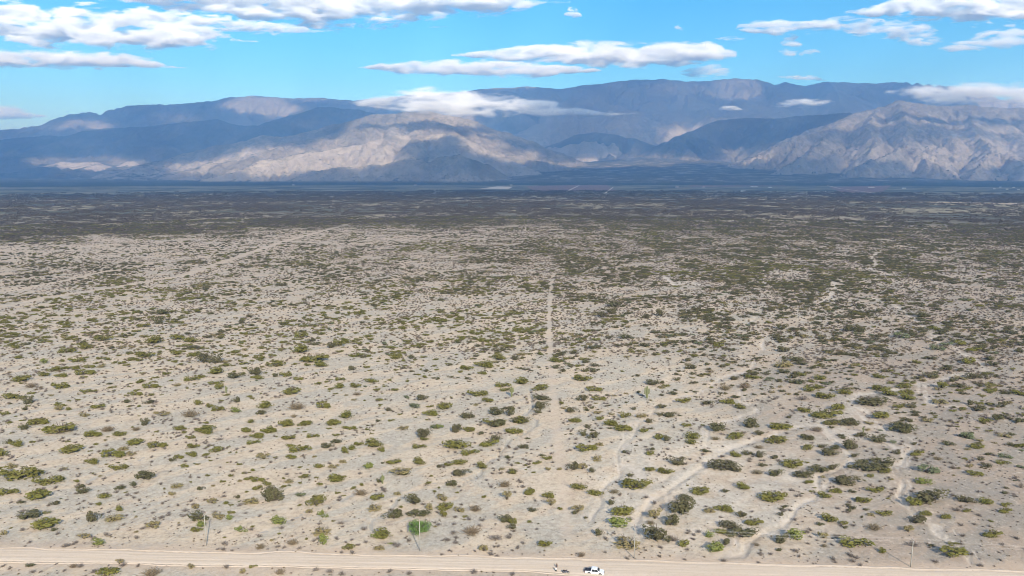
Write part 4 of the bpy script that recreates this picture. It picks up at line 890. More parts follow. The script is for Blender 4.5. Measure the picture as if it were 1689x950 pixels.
# small scrub that is left near the road, and dry scrub out to 1.6 km
def dry_points():
    P_, S_, T_, Vd = [], [], [], []
    ii_ = np.array(rest, int); w = g.uniform(1.0, 2.9, len(ii_))
    P_.append(np.stack([x[ii_], y[ii_], h_[ii_] - .04], 1)); S_.append(np.stack([w, w * .85, w * .5], 1)); T_.append(g.uniform(0, 6.28, len(ii_))); Vd.append(g.integers(0, 5, len(ii_)))
    X, Y, PX, PY, C, g2 = scatter(240000, 415, 1700, 22)
    cl = fbm(X / 22, Y / 22, 88, 3); prob = np.clip((cl - .28) * 3, .15, 1) * (.35 + .9 * C) * np.interp(PX, [0, 700, 1000, 1689], [.75, .9, 1.5, 1.6])
    hh, wf2, gf2, tf2, e2 = terrain(X, Y, True); k = (g2.uniform(0, 1, len(X)) < prob) & (wf2 < -.2) & ((tf2 < .2) | ((np.hypot(X, Y) > 720) & (X > -12) & (X < 140)))
    w = g2.uniform(1.2, 3.2, k.sum()); P_.append(np.stack([X[k], Y[k], hh[k] * (1 - sstep(1500, 4000, np.hypot(X[k], Y[k]))) - .04], 1)); S_.append(np.stack([w, w * .85, w * .5], 1)); T_.append(g2.uniform(0, 6.28, k.sum())); Vd.append(g2.integers(0, 7, k.sum()))
    # the smallest dry tufts between the shrubs
    X, Y, PX, PY, C, g2 = scatter(42000, 150, 520, 29); hh, wf2, gf2, tf2, e2 = terrain(X, Y, True); cl = fbm(X / 7, Y / 7, 189, 3)
    k = (g2.uniform(0, 1, len(X)) < np.clip((cl - .38) * 4, .05, 1) * .55) & (wf2 < -.1) & (e2 > .5) & (tf2 < .3); n = k.sum(); w = g2.uniform(.35, 1.0, n)
    P_.append(np.stack([X[k], Y[k], hh[k] - .03], 1)); S_.append(np.stack([w, w, w * .55], 1)); T_.append(g2.uniform(0, 6.28, n)); Vd.append(g2.integers(0, 7, n))
    return [np.concatenate(q) for q in (P_, S_, T_, Vd)]
P_, S_, T_, Vd = dry_points(); print('dry scrub', len(P_))
gn_scatter('dry_scrub', P_, S_, T_, Vd, KIND['r'][1] + KIND['q'][1][:2], 'small grey and brown dry scrub spread over the sand')
# green scrub beyond the bushes placed one by one
handY = [q for q in NEARSPOTS]
hp = np.array([pix_ground(q[1], q[2]) for q in NEARSPOTS])
def green_points():
    X, Y, PX, PY, C, g2 = scatter(210000, 200, 1900, 23)
    hh, wf2, gf2, tf2, e2 = terrain(X, Y, True)
    cl = fbm(X / 38 + 5, Y / 38, 99, 3); rr2 = np.hypot(X, Y)
    prob = np.clip((cl - .33) * 3.0, .06, 1.0) * C * np.interp(rr2, [180, 250, 320, 400, 520, 800, 1900], [.5, .68, .72, .8, .98, .95, .85])
    prob *= np.interp(PX, [0, 500, 800, 1000, 1689], [1.0, 1.0, 1, .95, .9])
    k = (g2.uniform(0, 1, len(X)) < prob) & (wf2 < -.15) & ((tf2 < .1) | ((rr2 > 720) & (X > -12) & (X < 140))) & (e2 > 6)
    k2 = np.flatnonzero(k); k2 = k2[free(X[k2], Y[k2], .8)]
    n = len(k2); big = (g2.gamma(2.6, 1.0, n) * .8 + 1.3) * np.interp(rr2[k2], [250, 350, 450, 1000], [.55, .74, 1.1, 1.35]); big *= np.interp(PX[k2], [0, 800, 1300, 1689], [1.0, 1.0, 1.25, 1.2]); big = np.clip(big, 1.1, 9.5)
    dk = np.clip((fbm(X[k2] / 120, Y[k2] / 160, 131, 3) - .3) * 1.6 + np.interp(PX[k2], [0, 700, 1000, 1689], [-.12, .0, .32, .4]) + np.interp(rr2[k2], [300, 700, 1200], [-.05, .1, .55]), .05, .95)
    u = g2.uniform(0, 1, n); v = np.where(u < dk, 6 + g2.integers(0, 5, n), g2.integers(0, 6, n)); st = g2.uniform(0, 1, n); v = np.where(st < .15, 11 + g2.integers(0, 4, n), v); v = np.where(st > .965, 15 + g2.integers(0, 3, n), v)
    return np.stack([X[k2], Y[k2], hh[k2] * (1 - sstep(1500, 4000, rr2[k2])) - .04], 1), np.stack([big, big * g2.uniform(.55, .9, n), np.clip(big * g2.uniform(.24, .42, n), .5, 2.0)], 1), g2.uniform(-.3, .3, n) + math.pi * g2.integers(0, 2, n), v
P_, S_, T_, Vd = green_points()
KI = {'g': 0, 'd': 6, 'y': 11, 's': 15}; ex2 = [q for q in EXTRA if q[0] in KI]
if ex2:
    P_ = np.concatenate([P_, [(q[1], q[2], gz(q[1], q[2]) - .04) for q in ex2]]); S_ = np.concatenate([S_, [q[3:6] for q in ex2]]); T_ = np.concatenate([T_, [(i * .37) % .5 for i in range(len(ex2))]]); Vd = np.concatenate([Vd, [KI[q[0]] + i % 3 for i, q in enumerate(ex2)]])
print('green scrub', len(P_))
gn_scatter('green_scrub', P_, S_, T_, Vd, KIND['g'][1] + KIND['d'][1] + KIND['y'][1] + KIND['s'][1], 'countless olive and dark green bushes thinning over the flat')
# far scrub in clumps of bushes
def clump_mesh(i):
    rg = random.Random(900 + i); V, Fc = [], []
    for b in range(9):
        a = rg.uniform(0, 6.28); d = 11 * math.sqrt(rg.uniform(0, 1)); cx_, cy_2 = d * math.cos(a), d * math.sin(a); w = rg.uniform(2.2, 5.0); hgt = rg.uniform(1.0, 2.6); k0 = len(V)
        for j in range(14):
            a2 = rg.uniform(0, 6.283); e = rg.uniform(0, 1.5); r2 = rg.uniform(.6, 1) * .5
            p = Vector((math.cos(a2) * math.cos(e) * r2, math.sin(a2) * math.cos(e) * r2, .1 + math.sin(e) * r2 * 1.7)); nrm = (p + Vector((rg.uniform(-.3, .3), rg.uniform(-.3, .3), .2))).normalized()
            tx = nrm.orthogonal().normalized(); ty = nrm.cross(tx); s = rg.uniform(.2, .34); k = len(V)
            for q in (p - tx * s, p + ty * s, p + tx * s, p - ty * s): V.append((cx_ + q.x * w, cy_2 + q.y * w, q.z * hgt))
            Fc.append((k, k + 1, k + 2, k + 3))
    me = bpy.data.meshes.new('scrub_clump'); me.from_pydata(V, [], Fc); me.materials.append(LEAF['far']); return me
CLUMPS = [clump_mesh(i) for i in range(6)]
def far_points():
    X, Y, PX, PY, C, g2 = scatter(110000, 1250, 5600, 24); rr2 = np.hypot(X, Y)
    k = g2.uniform(0, 1, len(X)) < np.clip(C * 1.15 - .12, .02, 1) ** 1.3 * np.interp(rr2, [1200, 2600, 3800, 5500], [1, .7, .4, .0]) * sstep(1200, 1600, rr2) * (.35 + .65 * sstep(.40, .55, fbm(X / 130, Y / 130, 141, 4)))
    n = k.sum(); s = g2.uniform(.7, 1.25, n) * np.interp(rr2[k], [1200, 3000, 5600], [1, 1.25, 1.9])
    tall = np.interp(rr2[k], [1200, 2600, 5600], [1, 1.2, 1.9])
    return np.stack([X[k], Y[k], np.zeros(n) - .1 + terrain(X[k], Y[k]) * (1 - sstep(1500, 4000, rr2[k]))], 1), np.stack([s, s, s * tall], 1), g2.uniform(0, 6.28, n), g2.integers(0, 6, n)
P_, S_, T_, Vd = far_points(); print('far clumps', len(P_))
gn_scatter('far_scrub', P_, S_, T_, Vd, CLUMPS, 'dense dark scrub covering the far plain below the mountains')

# ------------------------------------------------------------------ made things
M = {
 'concrete': flat_mat('pole_concrete', (.36, .345, .3), .85), 'wood': flat_mat('crossarm_wood', (.30, .25, .2), .9), 'porcelain': flat_mat('insulator_glaze', (.35, .2, .14), .3),
 'wire': flat_mat('wire_metal', (.45, .45, .45), .5, .6), 'white': flat_mat('white_car_paint', (.62, .64, .66), .3, 0, .5, .02), 'silver': flat_mat('silver_trim', (.5, .5, .52), .35, .6),
 'glass': flat_mat('tinted_glass', (.015, .018, .02), .35, 0, .25), 'black': flat_mat('black_plastic', (.02, .02, .022), .6), 'rubber': flat_mat('tyre_rubber', (.03, .03, .03), .9),
 'rim': flat_mat('alloy_rim', (.5, .5, .5), .35, .7), 'lamp': flat_mat('lamp_glass', (.75, .75, .72), .15, 0, .6), 'redlamp': flat_mat('red_lamp', (.35, .02, .02), .3),
 'skin': flat_mat('skin_tone', (.36, .22, .15), .6), 'hair': flat_mat('dark_hair', (.02, .016, .013), .8), 'navy': flat_mat('dark_shirt', (.035, .033, .05), .9), 'greycloth': flat_mat('grey_trousers', (.16, .15, .16), .9),
 'whitecloth': flat_mat('white_shirt', (.75, .74, .73), .9), 'blackcloth': flat_mat('black_trousers', (.015, .014, .015), .9), 'shoe': flat_mat('brown_shoes', (.08, .055, .04), .8),
 'redpaint': flat_mat('dark_bike_paint', (.05, .02, .03), .35), 'steel': flat_mat('dull_steel', (.25, .25, .26), .4, .8), 'seat': flat_mat('black_seat', (.02, .02, .02), .6),
 'wall': flat_mat('whitewashed_wall', (.72, .69, .64), .9), 'brickwall': flat_mat('earth_wall', (.5, .38, .29), .9), 'tin': flat_mat('tin_roof', (.62, .63, .64), .5, .2), 'tile': flat_mat('clay_roof', (.4, .22, .15), .9),
 'film': flat_mat('greenhouse_film', (.8, .82, .8), .4), 'vine': flat_mat('vineyard_soil', (.2, .13, .11), .95, 0, .05, .2, .02), 'dust': flat_mat('farm_dust', (.55, .45, .36), .95, 0, .05, .15, .03),
}
def tube(path, rad, K=8, cap=True):
    """rings along a path: path of points, rad of radii"""
    V, Fc = [], []; n = len(path)
    for i, p in enumerate(path):
        p = Vector(p); d = (Vector(path[min(i + 1, n - 1)]) - Vector(path[max(i - 1, 0)])).normalized()
        s = d.cross(Vector((0, 0, 1))) if abs(d.z) < .95 else d.cross(Vector((0, 1, 0))); s.normalize(); t = s.cross(d)
        for k in range(K):
            a = 2 * math.pi * k / K; V.append(p + (s * math.cos(a) + t * math.sin(a)) * rad[i])
    for i in range(n - 1):
        for k in range(K): Fc.append((i * K + k, i * K + (k + 1) % K, (i + 1) * K + (k + 1) % K, (i + 1) * K + k))
    if cap: Fc.append(tuple(range(K))[::-1]); Fc.append(tuple((n - 1) * K + k for k in range(K)))
    return V, Fc
def box(x0, x1, y0, y1, z0, z1):
    V = [(x, y, z) for x in (x0, x1) for y in (y0, y1) for z in (z0, z1)]
    return V, [(0, 1, 3, 2), (4, 6, 7, 5), (0, 4, 5, 1), (2, 3, 7, 6), (0, 2, 6, 4), (1, 5, 7, 3)]
def join(*parts):
    V, Fc = [], []
    for v, f in parts:
        k = len(V); V += [tuple(q) for q in v]; Fc += [tuple(i + k for i in q) for q in f]
    return V, Fc
def bev(o, w=.03, seg=2):
    m = o.modifiers.new('edge', 'BEVEL'); m.width = w; m.segments = seg; m.limit_method = 'ANGLE'; return o

# power poles and their wires
POLES = [(-16, 893, 846, ''), (340.5, 899, 851, 'leftmost concrete power pole standing behind the dirt road'), (693, 909, 861, 'concrete power pole in front of the bright green tree'), (1046, 921, 872, 'concrete power pole rising from a straw shrub right of the pickup'), (1502, 935, 894, 'rightmost concrete power pole, right of the pale washes')]
tops = []
for px, pb, pt, lab in POLES:
    x, y = pix_ground(px, pb); m = px_per_m(y); H = (pb - pt) / m / math.cos(math.atan2(CAMZ, y)) * 1.02; z0 = gz(x, y)
    if lab:
        r_ = empty('power_pole', (x, y, z0)); tag(r_, lab, 'power pole', 'power poles along the dirt road')
        v, f = tube([(0, 0, -.5), (0, 0, H * .5), (0, 0, H)], [.14, .12, .08], 10); mesh_obj('pole_shaft', v, f, M['concrete'], r_, True)
        v, f = join(box(-.06, .06, -1.0, 1.0, H - .42, H - .28), box(-.1, .1, -.1, .1, H - .5, H - .2)); mesh_obj('crossarm', v, f, M['wood'], r_)
        for oy in (-.9, 0, .9):
            zb = H - .28 if oy else H
            v, f = tube([(0, oy, zb), (0, oy, zb + .1), (0, oy, zb + .12), (0, oy, zb + .24)], [.03, .03, .07, .04], 8); mesh_obj('insulator', v, f, M['porcelain'], r_)
    tops.append((x, y, z0 + H))
tops = [(tops[0][0] - 62, tops[0][1] + 2, tops[0][2])] + tops + [(tops[-1][0] + 62, tops[-1][1] - 6, tops[-1][2])]
for oy, lab in ((-.9, 'near side overhead wire on the power pole crossarms'), (0, 'middle overhead wire on the power pole tops'), (.9, 'far side overhead wire on the power pole crossarms')):
    P_ = []
    for a, b in zip(tops[:-1], tops[1:]):
        for k in range(14):
            u = k / 14; zt = a[2] + (b[2] - a[2]) * u + (.24 if oy == 0 else -.04) - 4 * .9 * u * (1 - u); P_.append((a[0] + (b[0] - a[0]) * u, a[1] + (b[1] - a[1]) * u + oy, zt))
    v, f = tube(P_, [.007] * len(P_), 5); tag(mesh_obj('overhead_wire', v, f, M['wire']), lab, 'wire', 'wires strung on the power poles')

# white pickup with a dark open bed
def pickup():
    x, y = pix_ground(980.5, 943.8); r_ = empty('pickup_truck', (x, y, gz(x, y) + .02), R(-11)); tag(r_, 'white double cab pickup parked on the sandy road edge', 'pickup truck')
    hw = .92
    def prof(pts, w0, w1=None):
        w1 = w1 or [w0] * len(pts); V = [(p[0], -w, p[1]) for p, w in zip(pts, w1)] + [(p[0], w, p[1]) for p, w in zip(pts, w1)]; n = len(pts)
        return V, [tuple(range(n)), tuple(range(2 * n - 1, n - 1, -1))] + [(i, i + n, (i + 1) % n + n, (i + 1) % n) for i in range(n)]
    # lower body with the wheel arches cut out of its outline
    def arch(cx, r0=.46, k=9): return [(cx - r0 * math.cos(math.pi * i / k), .42 + r0 * math.sin(math.pi * i / k) * .98) for i in range(k + 1)]
    out = [(-2.62, .5), (-2.62, 1.08), (-1.0, 1.1), (1.12, 1.12), (2.3, 1.02), (2.62, .86), (2.66, .5), (2.5, .42)] + arch(1.62)[::-1] + arch(-1.42)[::-1] + [(-2.3, .42)]
    v, f = prof(out, hw); bev(mesh_obj('body', v, f, M['white'], r_), .05)
    cab = [(-.98, 1.08), (-.86, 1.66), (-.6, 1.76), (.55, 1.76), (.75, 1.70), (1.4, 1.1)]
    v, f = prof(cab, .9, [.9, .76, .72, .72, .74, .88]); bev(mesh_obj('cab', v, f, M['white'], r_), .05)
    V = [(.82, -.70, 1.655), (.82, .70, 1.655), (1.36, .82, 1.16), (1.36, -.82, 1.16)]; V = [(a + .025, b, c + .02) for a, b, c in V]; mesh_obj('windscreen', V, [(0, 1, 2, 3)], M['glass'], r_)
    V = [(-.97, -.72, 1.2), (-.97, .72, 1.2), (-.9, .66, 1.6), (-.9, -.66, 1.6)]; V = [(a - .035, b, c) for a, b, c in V]; mesh_obj('rear_window', V, [(0, 1, 2, 3)], M['glass'], r_)
    for s in (-1, 1):
        for xa, xb, xc, xd in ((.22, 1.16, .72, .2), (-.72, .14, .12, -.66)):
            V = [(xa, s * .905, 1.1), (xb, s * .9, 1.1), (xc, s * .765, 1.67), (xd, s * .76, 1.67)]; V = [(a, b + s * .022, c) for a, b, c in V]; mesh_obj('side_window', V, [(0, 1, 2, 3)], M['glass'], r_)
        for xh in (.05, -.85): v, f = box(xh, xh + .2, s * .925, s * .955, .98, 1.02); mesh_obj('door_handle', v, f, M['silver'], r_)
        v, f = box(1.0, 1.16, s * .93, s * 1.12, 1.14, 1.3); bev(mesh_obj('side_mirror', v, f, M['white'], r_), .03)
        v, f = box(2.45, 2.665, s * .62, s * .9, .8, .95); bev(mesh_obj('headlight', v, f, M['lamp'], r_), .03)
        v, f = box(-2.64, -2.58, s * .72, s * .925, .78, 1.05); mesh_obj('tail_light', v, f, M['redlamp'], r_)
        v, f = box(-.9, 1.1, s * .92, s * 1.02, .36, .42); mesh_obj('running_board', v, f, M['black'], r_)
        v, f = tube([(-2.5, s * .8, 1.13), (-1.1, s * .8, 1.13)], [.035, .035], 8); mesh_obj('bed_rail', v, f, M['silver'], r_)
    v, f = box(-2.56, -1.04, -.84, .84, 1.085, 1.15); mesh_obj('bed_inside_slab', v, f, M['black'], r_)  # black slab standing in for the dark inside of the open bed
    v, f = box(-2.655, -2.625, -.72, .72, .68, 1.06); mesh_obj('tailgate', v, f, M['black'], r_)
    v, f = box(-2.78, -2.63, -.85, .85, .42, .62); bev(mesh_obj('rear_bumper', v, f, M['black'], r_), .03)
    v, f = box(2.6, 2.74, -.86, .86, .4, .64); bev(mesh_obj('front_bumper', v, f, M['silver'], r_), .03)
    v, f = box(2.6, 2.68, -.55, .55, .7, .92); mesh_obj('grille', v, f, M['black'], r_)
    for cx in (1.62, -1.42):
        for s in (-1, 1):
            w = empty('wheel', (cx, s * .8, .39)); w.parent = r_
            v, f = tube([(0, -.13, 0), (0, -.12, 0), (0, .12, 0), (0, .13, 0)], [.30, .39, .39, .30], 24); mesh_obj('tyre', v, f, M['rubber'], w)
            v, f = tube([(0, s * .10, 0), (0, s * .137, 0)], [.25, .22], 16); mesh_obj('rim', v, f, M['rim'], w)
pickup()

# motorcycle
def motorcycle():
    x, y = pix_ground(933.2, 945); r_ = empty('motorcycle', (x, y, gz(x, y) + .02), R(-8)); tag(r_, 'dark motorcycle parked between the persons and the pickup', 'motorcycle')
    for cx in (-.66, .68):
        w = empty('wheel', (cx, 0, .31)); w.parent = r_; ring = [(.27 * math.cos(a), 0, .27 * math.sin(a)) for a in [i * math.pi / 12 for i in range(25)]]
        v, f = tube(ring, [.045] * 25, 6); mesh_obj('tyre', v, f, M['rubber'], w)
        parts = [tube([(0, 0, 0), (.25 * math.cos(i * math.pi / 6), 0, .25 * math.sin(i * math.pi / 6))], [.006, .006], 4) for i in range(12)] + [tube([(0, -.07, 0), (0, .07, 0)], [.04, .04], 8)]
        v, f = join(*parts); mesh_obj('rim', v, f, M['steel'], w)
    v, f = join(tube([(.68, -.09, .31), (.42, -.09, .95)], [.028, .03], 6), tube([(.68, .09, .31), (.42, .09, .95)], [.028, .03], 6)); mesh_obj('fork', v, f, M['steel'], r_)
    v, f = join(tube([(.42, 0, .88), (.05, 0, .78), (-.35, 0, .72)], [.035] * 3, 6), tube([(.42, 0, .8), (.2, 0, .35), (-.2, 0, .3)], [.03] * 3, 6), tube([(-.2, .08, .32), (-.66, .08, .31)], [.03, .025], 6), tube([(-.2, -.08, .32), (-.66, -.08, .31)], [.03, .025], 6), tube([(-.2, 0, .32), (-.35, 0, .72)], [.03, .03], 6)); mesh_obj('frame', v, f, M['redpaint'], r_)
    v, f = tube([(-.08, 0, .86), (.0, 0, .9), (.2, 0, .93), (.38, 0, .9), (.42, 0, .86)], [.05, .13, .15, .12, .05], 10); mesh_obj('fuel_tank', v, f, M['redpaint'], r_, True)
    v, f = tube([(-.85, 0, .82), (-.7, 0, .84), (-.3, 0, .81), (-.06, 0, .82)], [.06, .12, .13, .1], 10); mesh_obj('saddle', v, f, M['seat'], r_, True)
    v, f = join(box(-.1, .22, -.13, .13, .28, .55), tube([(.1, 0, .5), (.2, 0, .72)], [.1, .09], 10)); bev(mesh_obj('engine', v, f, M['steel'], r_), .02)
    v, f = tube([(.2, -.12, .4), (.1, -.17, .26), (-.4, -.17, .3), (-.85, -.17, .4)], [.03, .035, .04, .05], 8); mesh_obj('exhaust', v, f, M['steel'], r_, True)
    v, f = tube([(.28, -.38, 1.02), (.36, -.15, 1.03), (.4, 0, 1.0), (.36, .15, 1.03), (.28, .38, 1.02)], [.018] * 5, 6); mesh_obj('handlebar', v, f, M['black'], r_)
    v, f = tube([(.44, 0, .88), (.54, 0, .86)], [.06, .09], 10); mesh_obj('headlight', v, f, M['lamp'], r_)
    for cx, a0, a1 in ((-.66, .5, 2.9), (.68, .6, 2.5)):
        arcp = [(cx + .36 * math.cos(a0 + (a1 - a0) * i / 8), 0, .31 + .36 * math.sin(a0 + (a1 - a0) * i / 8)) for i in range(9)]; v, f = tube(arcp, [.05] * 9, 6); mesh_obj('mudguard', v, f, M['black'], r_)
motorcycle()

# two persons, each one body with clothing
def skin_mesh(name, pts, edges, mat, parent, sub=1):
    """pts: (x, y, z, radius)"""
    me = bpy.data.meshes.new(name); me.from_pydata([p[:3] for p in pts], edges, []); o = link(bpy.data.objects.new(name, me), parent)
    sk = o.modifiers.new('skin', 'SKIN'); sk.use_smooth_shade = True
    if not me.skin_vertices: me.attributes  # layer is made by the modifier
    lay = me.skin_vertices[0].data if me.skin_vertices else None
    for i, p in enumerate(pts):
        rr_ = p[3] if hasattr(p[3], '__len__') else (p[3], p[3])
        lay[i].radius = rr_; lay[i].use_root = (i == 0)
    ss = o.modifiers.new('smooth', 'SUBSURF'); ss.levels = ss.render_levels = sub; me.materials.append(mat); return o
def person(x, y, rz, label, shirt, trousers, arms):
    r_ = empty('person', (x, y, gz(x, y) + .02), rz); tag(r_, label, 'person', 'persons standing on the dirt road')
    pts = [(0, 0, .93, (.15, .11)), (0, 0, 1.12, (.14, .10)), (0, 0, 1.33, (.17, .11)), (0, 0, 1.43, (.1, .08)), (0, .0, 1.5, .055), (0, .015, 1.58, (.07, .085)), (0, .01, 1.67, (.075, .095)), (0, 0, 1.735, (.05, .06))]
    ed = [(i, i + 1) for i in range(7)]; legs, sleeves = {}, {}
    for s in (-1, 1):
        k = len(pts); pts += [(s * .1, 0, .86, .09), (s * .12, .02, .48, .062), (s * .14 * 1.1, -.02, .09, .04), (s * .16, .13, .035, .032)]; ed += [(0, k), (k, k + 1), (k + 1, k + 2), (k + 2, k + 3)]
        sh, el, wr = (s * .19, 0, 1.37), (s * arms[0], arms[1], 1.1), (s * arms[2], arms[3], arms[4]); k2 = len(pts)
        pts += [sh + (.055,), el + (.042,), wr + (.027,), (wr[0], wr[1] + .03, wr[2] - .07, (.036, .018))]; ed += [(2, k2), (k2, k2 + 1), (k2 + 1, k2 + 2), (k2 + 2, k2 + 3)]
        hx, hy, hz = pts[-1][:3]
        for q, (ox, ln) in enumerate(((-.03, .075), (-.01, .088), (.01, .082), (.028, .064))):   # four fingers, then the thumb
            k3 = len(pts); pts += [(hx + ox, hy + .01, hz - .04, .0085), (hx + ox, hy + .02 + .006 * q, hz - .04 - ln * .6, .008), (hx + ox, hy + .035, hz - .04 - ln, .007)]; ed += [(k2 + 3, k3), (k3, k3 + 1), (k3 + 1, k3 + 2)]
        k3 = len(pts); pts += [(hx - s * .045, hy + .035, hz - .005, .01), (hx - s * .05, hy + .06, hz - .045, .008)]; ed += [(k2 + 3, k3), (k3, k3 + 1)]
        legs[s] = k; sleeves[s] = (sh, el)
    k = len(pts); pts += [(0, .105, 1.62, .014), (.078, 0, 1.62, .012), (-.078, 0, 1.62, .012)]; ed += [(6, k), (6, k + 1), (6, k + 2)]          # nose and ears
    skin_mesh('body', pts, ed, M['skin'], r_)
    P_ = [(0, 0, 1.0, (.168, .128)), (0, 0, 1.15, (.158, .12)), (0, 0, 1.34, (.19, .128)), (0, 0, 1.44, (.115, .095)), (0, 0, .9, (.17, .13))]; E_ = [(0, 1), (1, 2), (2, 3), (0, 4)]
    for s in (-1, 1):
        sh, el = sleeves[s]; q = len(P_); P_ += [sh + (.072,), tuple(Vector(sh).lerp(Vector(el), .75)) + (.062,)]; E_ += [(2, q), (q, q + 1)]
    skin_mesh('shirt', P_, E_, shirt, r_)
    P_ = [(0, 0, .94, (.16, .125))]; E_ = []
    for s in (-1, 1): q = len(P_); P_ += [(s * .1, 0, .84, .105), (s * .12, .02, .48, .08), (s * .152, -.02, .12, .07)]; E_ += [(0, q), (q, q + 1), (q + 1, q + 2)]
    skin_mesh('trousers', P_, E_, trousers, r_)
    skin_mesh('hair', [(0, -.03, 1.66, (.085, .085)), (0, -.005, 1.735, (.065, .085)), (0, -.045, 1.6, (.06, .05))], [(0, 1), (0, 2)], M['hair'], r_)
    for s in (-1, 1):
        skin_mesh('shoe', [(s * .155, -.03, .055, .052), (s * .165, .15, .04, .042)], [(0, 1)], M['shoe'], r_)
        v, f = box(s * .032 - .012, s * .032 + .012, .094, .104, 1.645, 1.657); mesh_obj('eye', v, f, M['hair'], r_)
    v, f = box(-.024, .024, .092, .1, 1.565, 1.573); mesh_obj('mouth', v, f, M['redlamp'], r_)
x, y = pix_ground(918.4, 936.2); person(x, y, R(150), 'person in dark shirt and grey trousers standing behind the other person', M['navy'], M['greycloth'], (.25, .02, .26, .06, .88))
x, y = pix_ground(917.0, 942.4); person(x, y, R(-20), 'person in white shirt and black trousers nearest the motorcycle', M['whitecloth'], M['blackcloth'], (.27, .0, .24, .12, .9))

# farms far across the plain
def farm(px, py, wpx, kind, label):
    x, y = pix_ground(px, py); w = wpx / px_per_m(y); r_ = empty(kind, (x, y, 0), R(random.uniform(-12, 12)))
    if kind == 'greenhouse':
        tag(r_, label, 'greenhouse', 'far buildings at the foot of the range'); d = w * .6; n = 5
        for i in range(n):
            xa = -w / 2 + i * w / n; arc_ = [(xa + w / n * (.5 - .5 * math.cos(a)), a) for a in [math.pi * k / 8 for k in range(9)]]
            V = [(a, s, 1.5 + 3.2 * math.sin(b)) for s in (-d / 2, d / 2) for a, b in arc_]; Fq = [(k, k + 1, k + 10, k + 9) for k in range(8)] + [tuple(range(9))[::-1], tuple(range(9, 18))]
            mesh_obj('roof_bay', V, Fq, M['film'], r_)
        v, f = box(-w / 2, w / 2, -d / 2 + .05, d / 2 - .05, -1, 1.5); mesh_obj('wall', v, f, M['film'], r_)
        return
    tag(r_, label, 'house', 'far buildings at the foot of the range'); d = min(w * .45, 14); h = 4.2 if w < 40 else 6.0
    v, f = box(-w / 2, w / 2, -d / 2, d / 2, -1, h); mesh_obj('wall', v, f, M['wall'], r_)
    V = [(-w / 2 - .6, -d / 2 - .6, h), (w / 2 + .6, -d / 2 - .6, h), (w / 2 + .6, 0, h + d * .22), (-w / 2 - .6, 0, h + d * .22), (-w / 2 - .6, d / 2 + .6, h), (w / 2 + .6, d / 2 + .6, h)]
    mesh_obj('roof', V, [(0, 1, 2, 3), (3, 2, 5, 4), (0, 3, 4), (1, 5, 2), (0, 4, 5, 1)], M['tin'] if random.random() < .6 else M['tile'], r_)
    n = max(2, int(w / 9))
    for i in range(n):
        xa = -w / 2 + (i + .5) * w / n; v, f = box(xa - .9, xa + .9, -d / 2 - .06, -d / 2 + .1, 1.2, 2.8); mesh_obj('window', v, f, M['glass'], r_)
    v, f = box(-.8, .8, -d / 2 - .08, -d / 2 + .1, -.5, 2.3); v = [(a + w / n * .5, b, c) for a, b, c in v] if n % 2 else v; mesh_obj('door', v, f, M['brickwall'], r_)
for a in [(1244, 308.5, 11, 'greenhouse', 'bright white greenhouse far off in front of the right mountain'), (1226, 315.5, 8, 'greenhouse', 'low pale greenhouse just below the bright white greenhouse'),
          (859, 304.5, 11, 'farm_house', 'long white farm building at the tip of the dark central spur'), (843, 305.5, 4, 'farm_house', 'small white house left of the long white farm building'), (914, 314.5, 2.5, 'farm_house', 'tiny white house at the edge of the reddish vineyard'),
          (1117, 308.8, 5, 'farm_house', 'white house at the left end of the pale farm lane'), (1161, 308.8, 4, 'farm_house', 'white house at the right end of the pale farm lane'), (1270, 309.5, 5, 'farm_house', 'white house right of the bright white greenhouse'),
          (1437, 309.5, 9, 'farm_house', 'large pale house under the right mountain beside reddish fields'), (1474, 303.5, 6, 'farm_house', 'white house hard against the foot of the right mountain'), (1491, 311, 5, 'farm_house', 'white house right of the large pale house'),
          (1360, 316.5, 5, 'farm_house', 'lone white house among trees left of the large pale house'), (1640, 312, 3, 'farm_house', 'leftmost white house of the far village at the right edge'), (1650, 309, 3, 'farm_house', 'second white house of the far village at the right edge'),
          (1661, 312.5, 3.5, 'farm_house', 'central white house of the far village at the right edge'), (1672, 309.5, 3, 'farm_house', 'fourth white house of the far village at the right edge'), (1680, 313, 3, 'farm_house', 'rightmost white house of the far village at the right edge'),
          (484, 305.5, 3.5, 'farm_house', 'lone white house far off below the sunlit central slopes'), (685, 305.5, 4, 'farm_house', 'lone white house below the dark central spur')]: farm(*a)
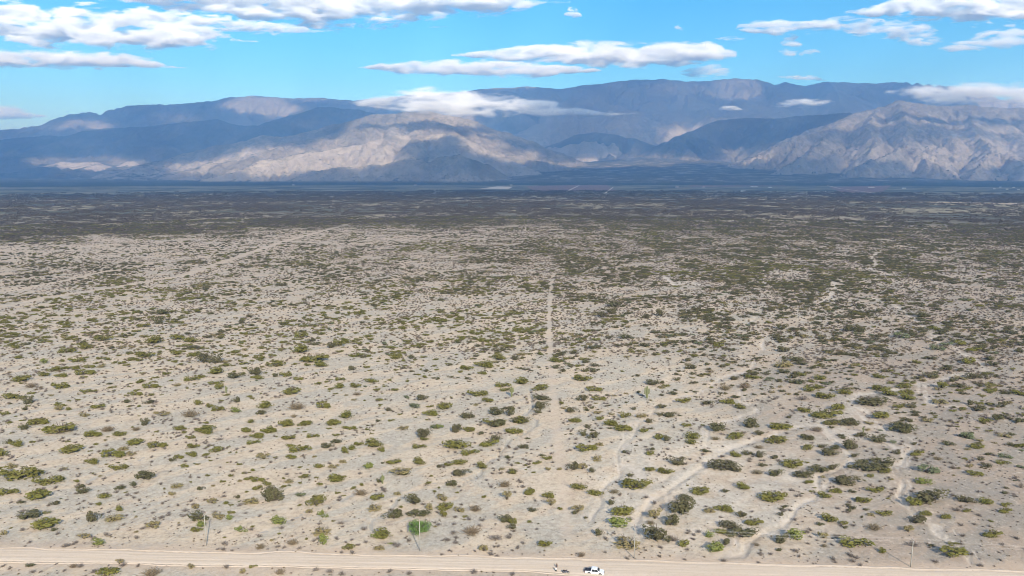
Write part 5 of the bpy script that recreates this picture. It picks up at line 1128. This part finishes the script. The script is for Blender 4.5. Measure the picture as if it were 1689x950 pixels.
def sheet(name, pts, mat, label, z=.6):
    P_ = [pix_ground(*p) for p in pts]; n = len(P_)
    V = [(a, b, z) for a, b in P_] + [(a, b, -1.5) for a, b in P_]
    o = mesh_obj(name, V, [tuple(range(n)), tuple(range(2 * n - 1, n - 1, -1))] + [(i, (i + 1) % n, (i + 1) % n + n, i + n) for i in range(n)], mat); tag(o, label, kind='structure'); return o
def lane(pts, w, label):
    P_ = [Vector(pix_ground(*p)) for p in pts]; V = []
    for i, p in enumerate(P_):
        d = (P_[min(i + 1, len(P_) - 1)] - P_[max(i - 1, 0)]).normalized(); q = Vector((-d.y, d.x)) * w / 2; V += [(p.x + q.x, p.y + q.y, .9), (p.x - q.x, p.y - q.y, .9), (p.x - q.x, p.y - q.y, -1), (p.x + q.x, p.y + q.y, -1)]
    Fc = []
    for i in range(len(P_) - 1):
        for k in range(4): Fc.append((i * 4 + k, i * 4 + (k + 1) % 4, i * 4 + 4 + (k + 1) % 4, i * 4 + 4 + k))
    o = mesh_obj('farm_lane', V, Fc, M['dust']); tag(o, label, kind='structure')
sheet('vineyard_field', [(868, 307), (1000, 304.5), (1016, 315), (884, 317)], M['vine'], 'reddish vineyard field in the middle distance')
sheet('vineyard_field', [(1135, 305), (1290, 304), (1296, 307), (1140, 308)], M['vine'], 'narrow reddish vineyard strip below the valley mouth')
sheet('vineyard_field', [(1368, 309), (1470, 306), (1455, 317), (1390, 318)], M['vine'], 'reddish vineyard field under the right mountain')
sheet('bare_field', [(792, 311), (820, 307.5), (846, 308), (838, 312)], M['dust'], 'bare tan field below the dark spur')
lane([(930, 318), (955, 306)], 14, 'pale lane slanting across the reddish vineyard'); lane([(998, 319), (1011, 309)], 9, 'short pale lane at the right side of the vineyard')
lane([(1115, 309.6), (1140, 309.2), (1162, 309.8)], 22, 'pale lane joining two white houses'); lane([(1360, 305), (1385, 311), (1440, 318)], 10, 'pale lane through the fields under the right mountain')
lane([(980, 326), (1100, 326.5), (1259, 328.6), (1340, 330), (1435, 332.4), (1560, 334), (1689, 336.5)], 14, 'thin pale sandy road crossing the far plain')
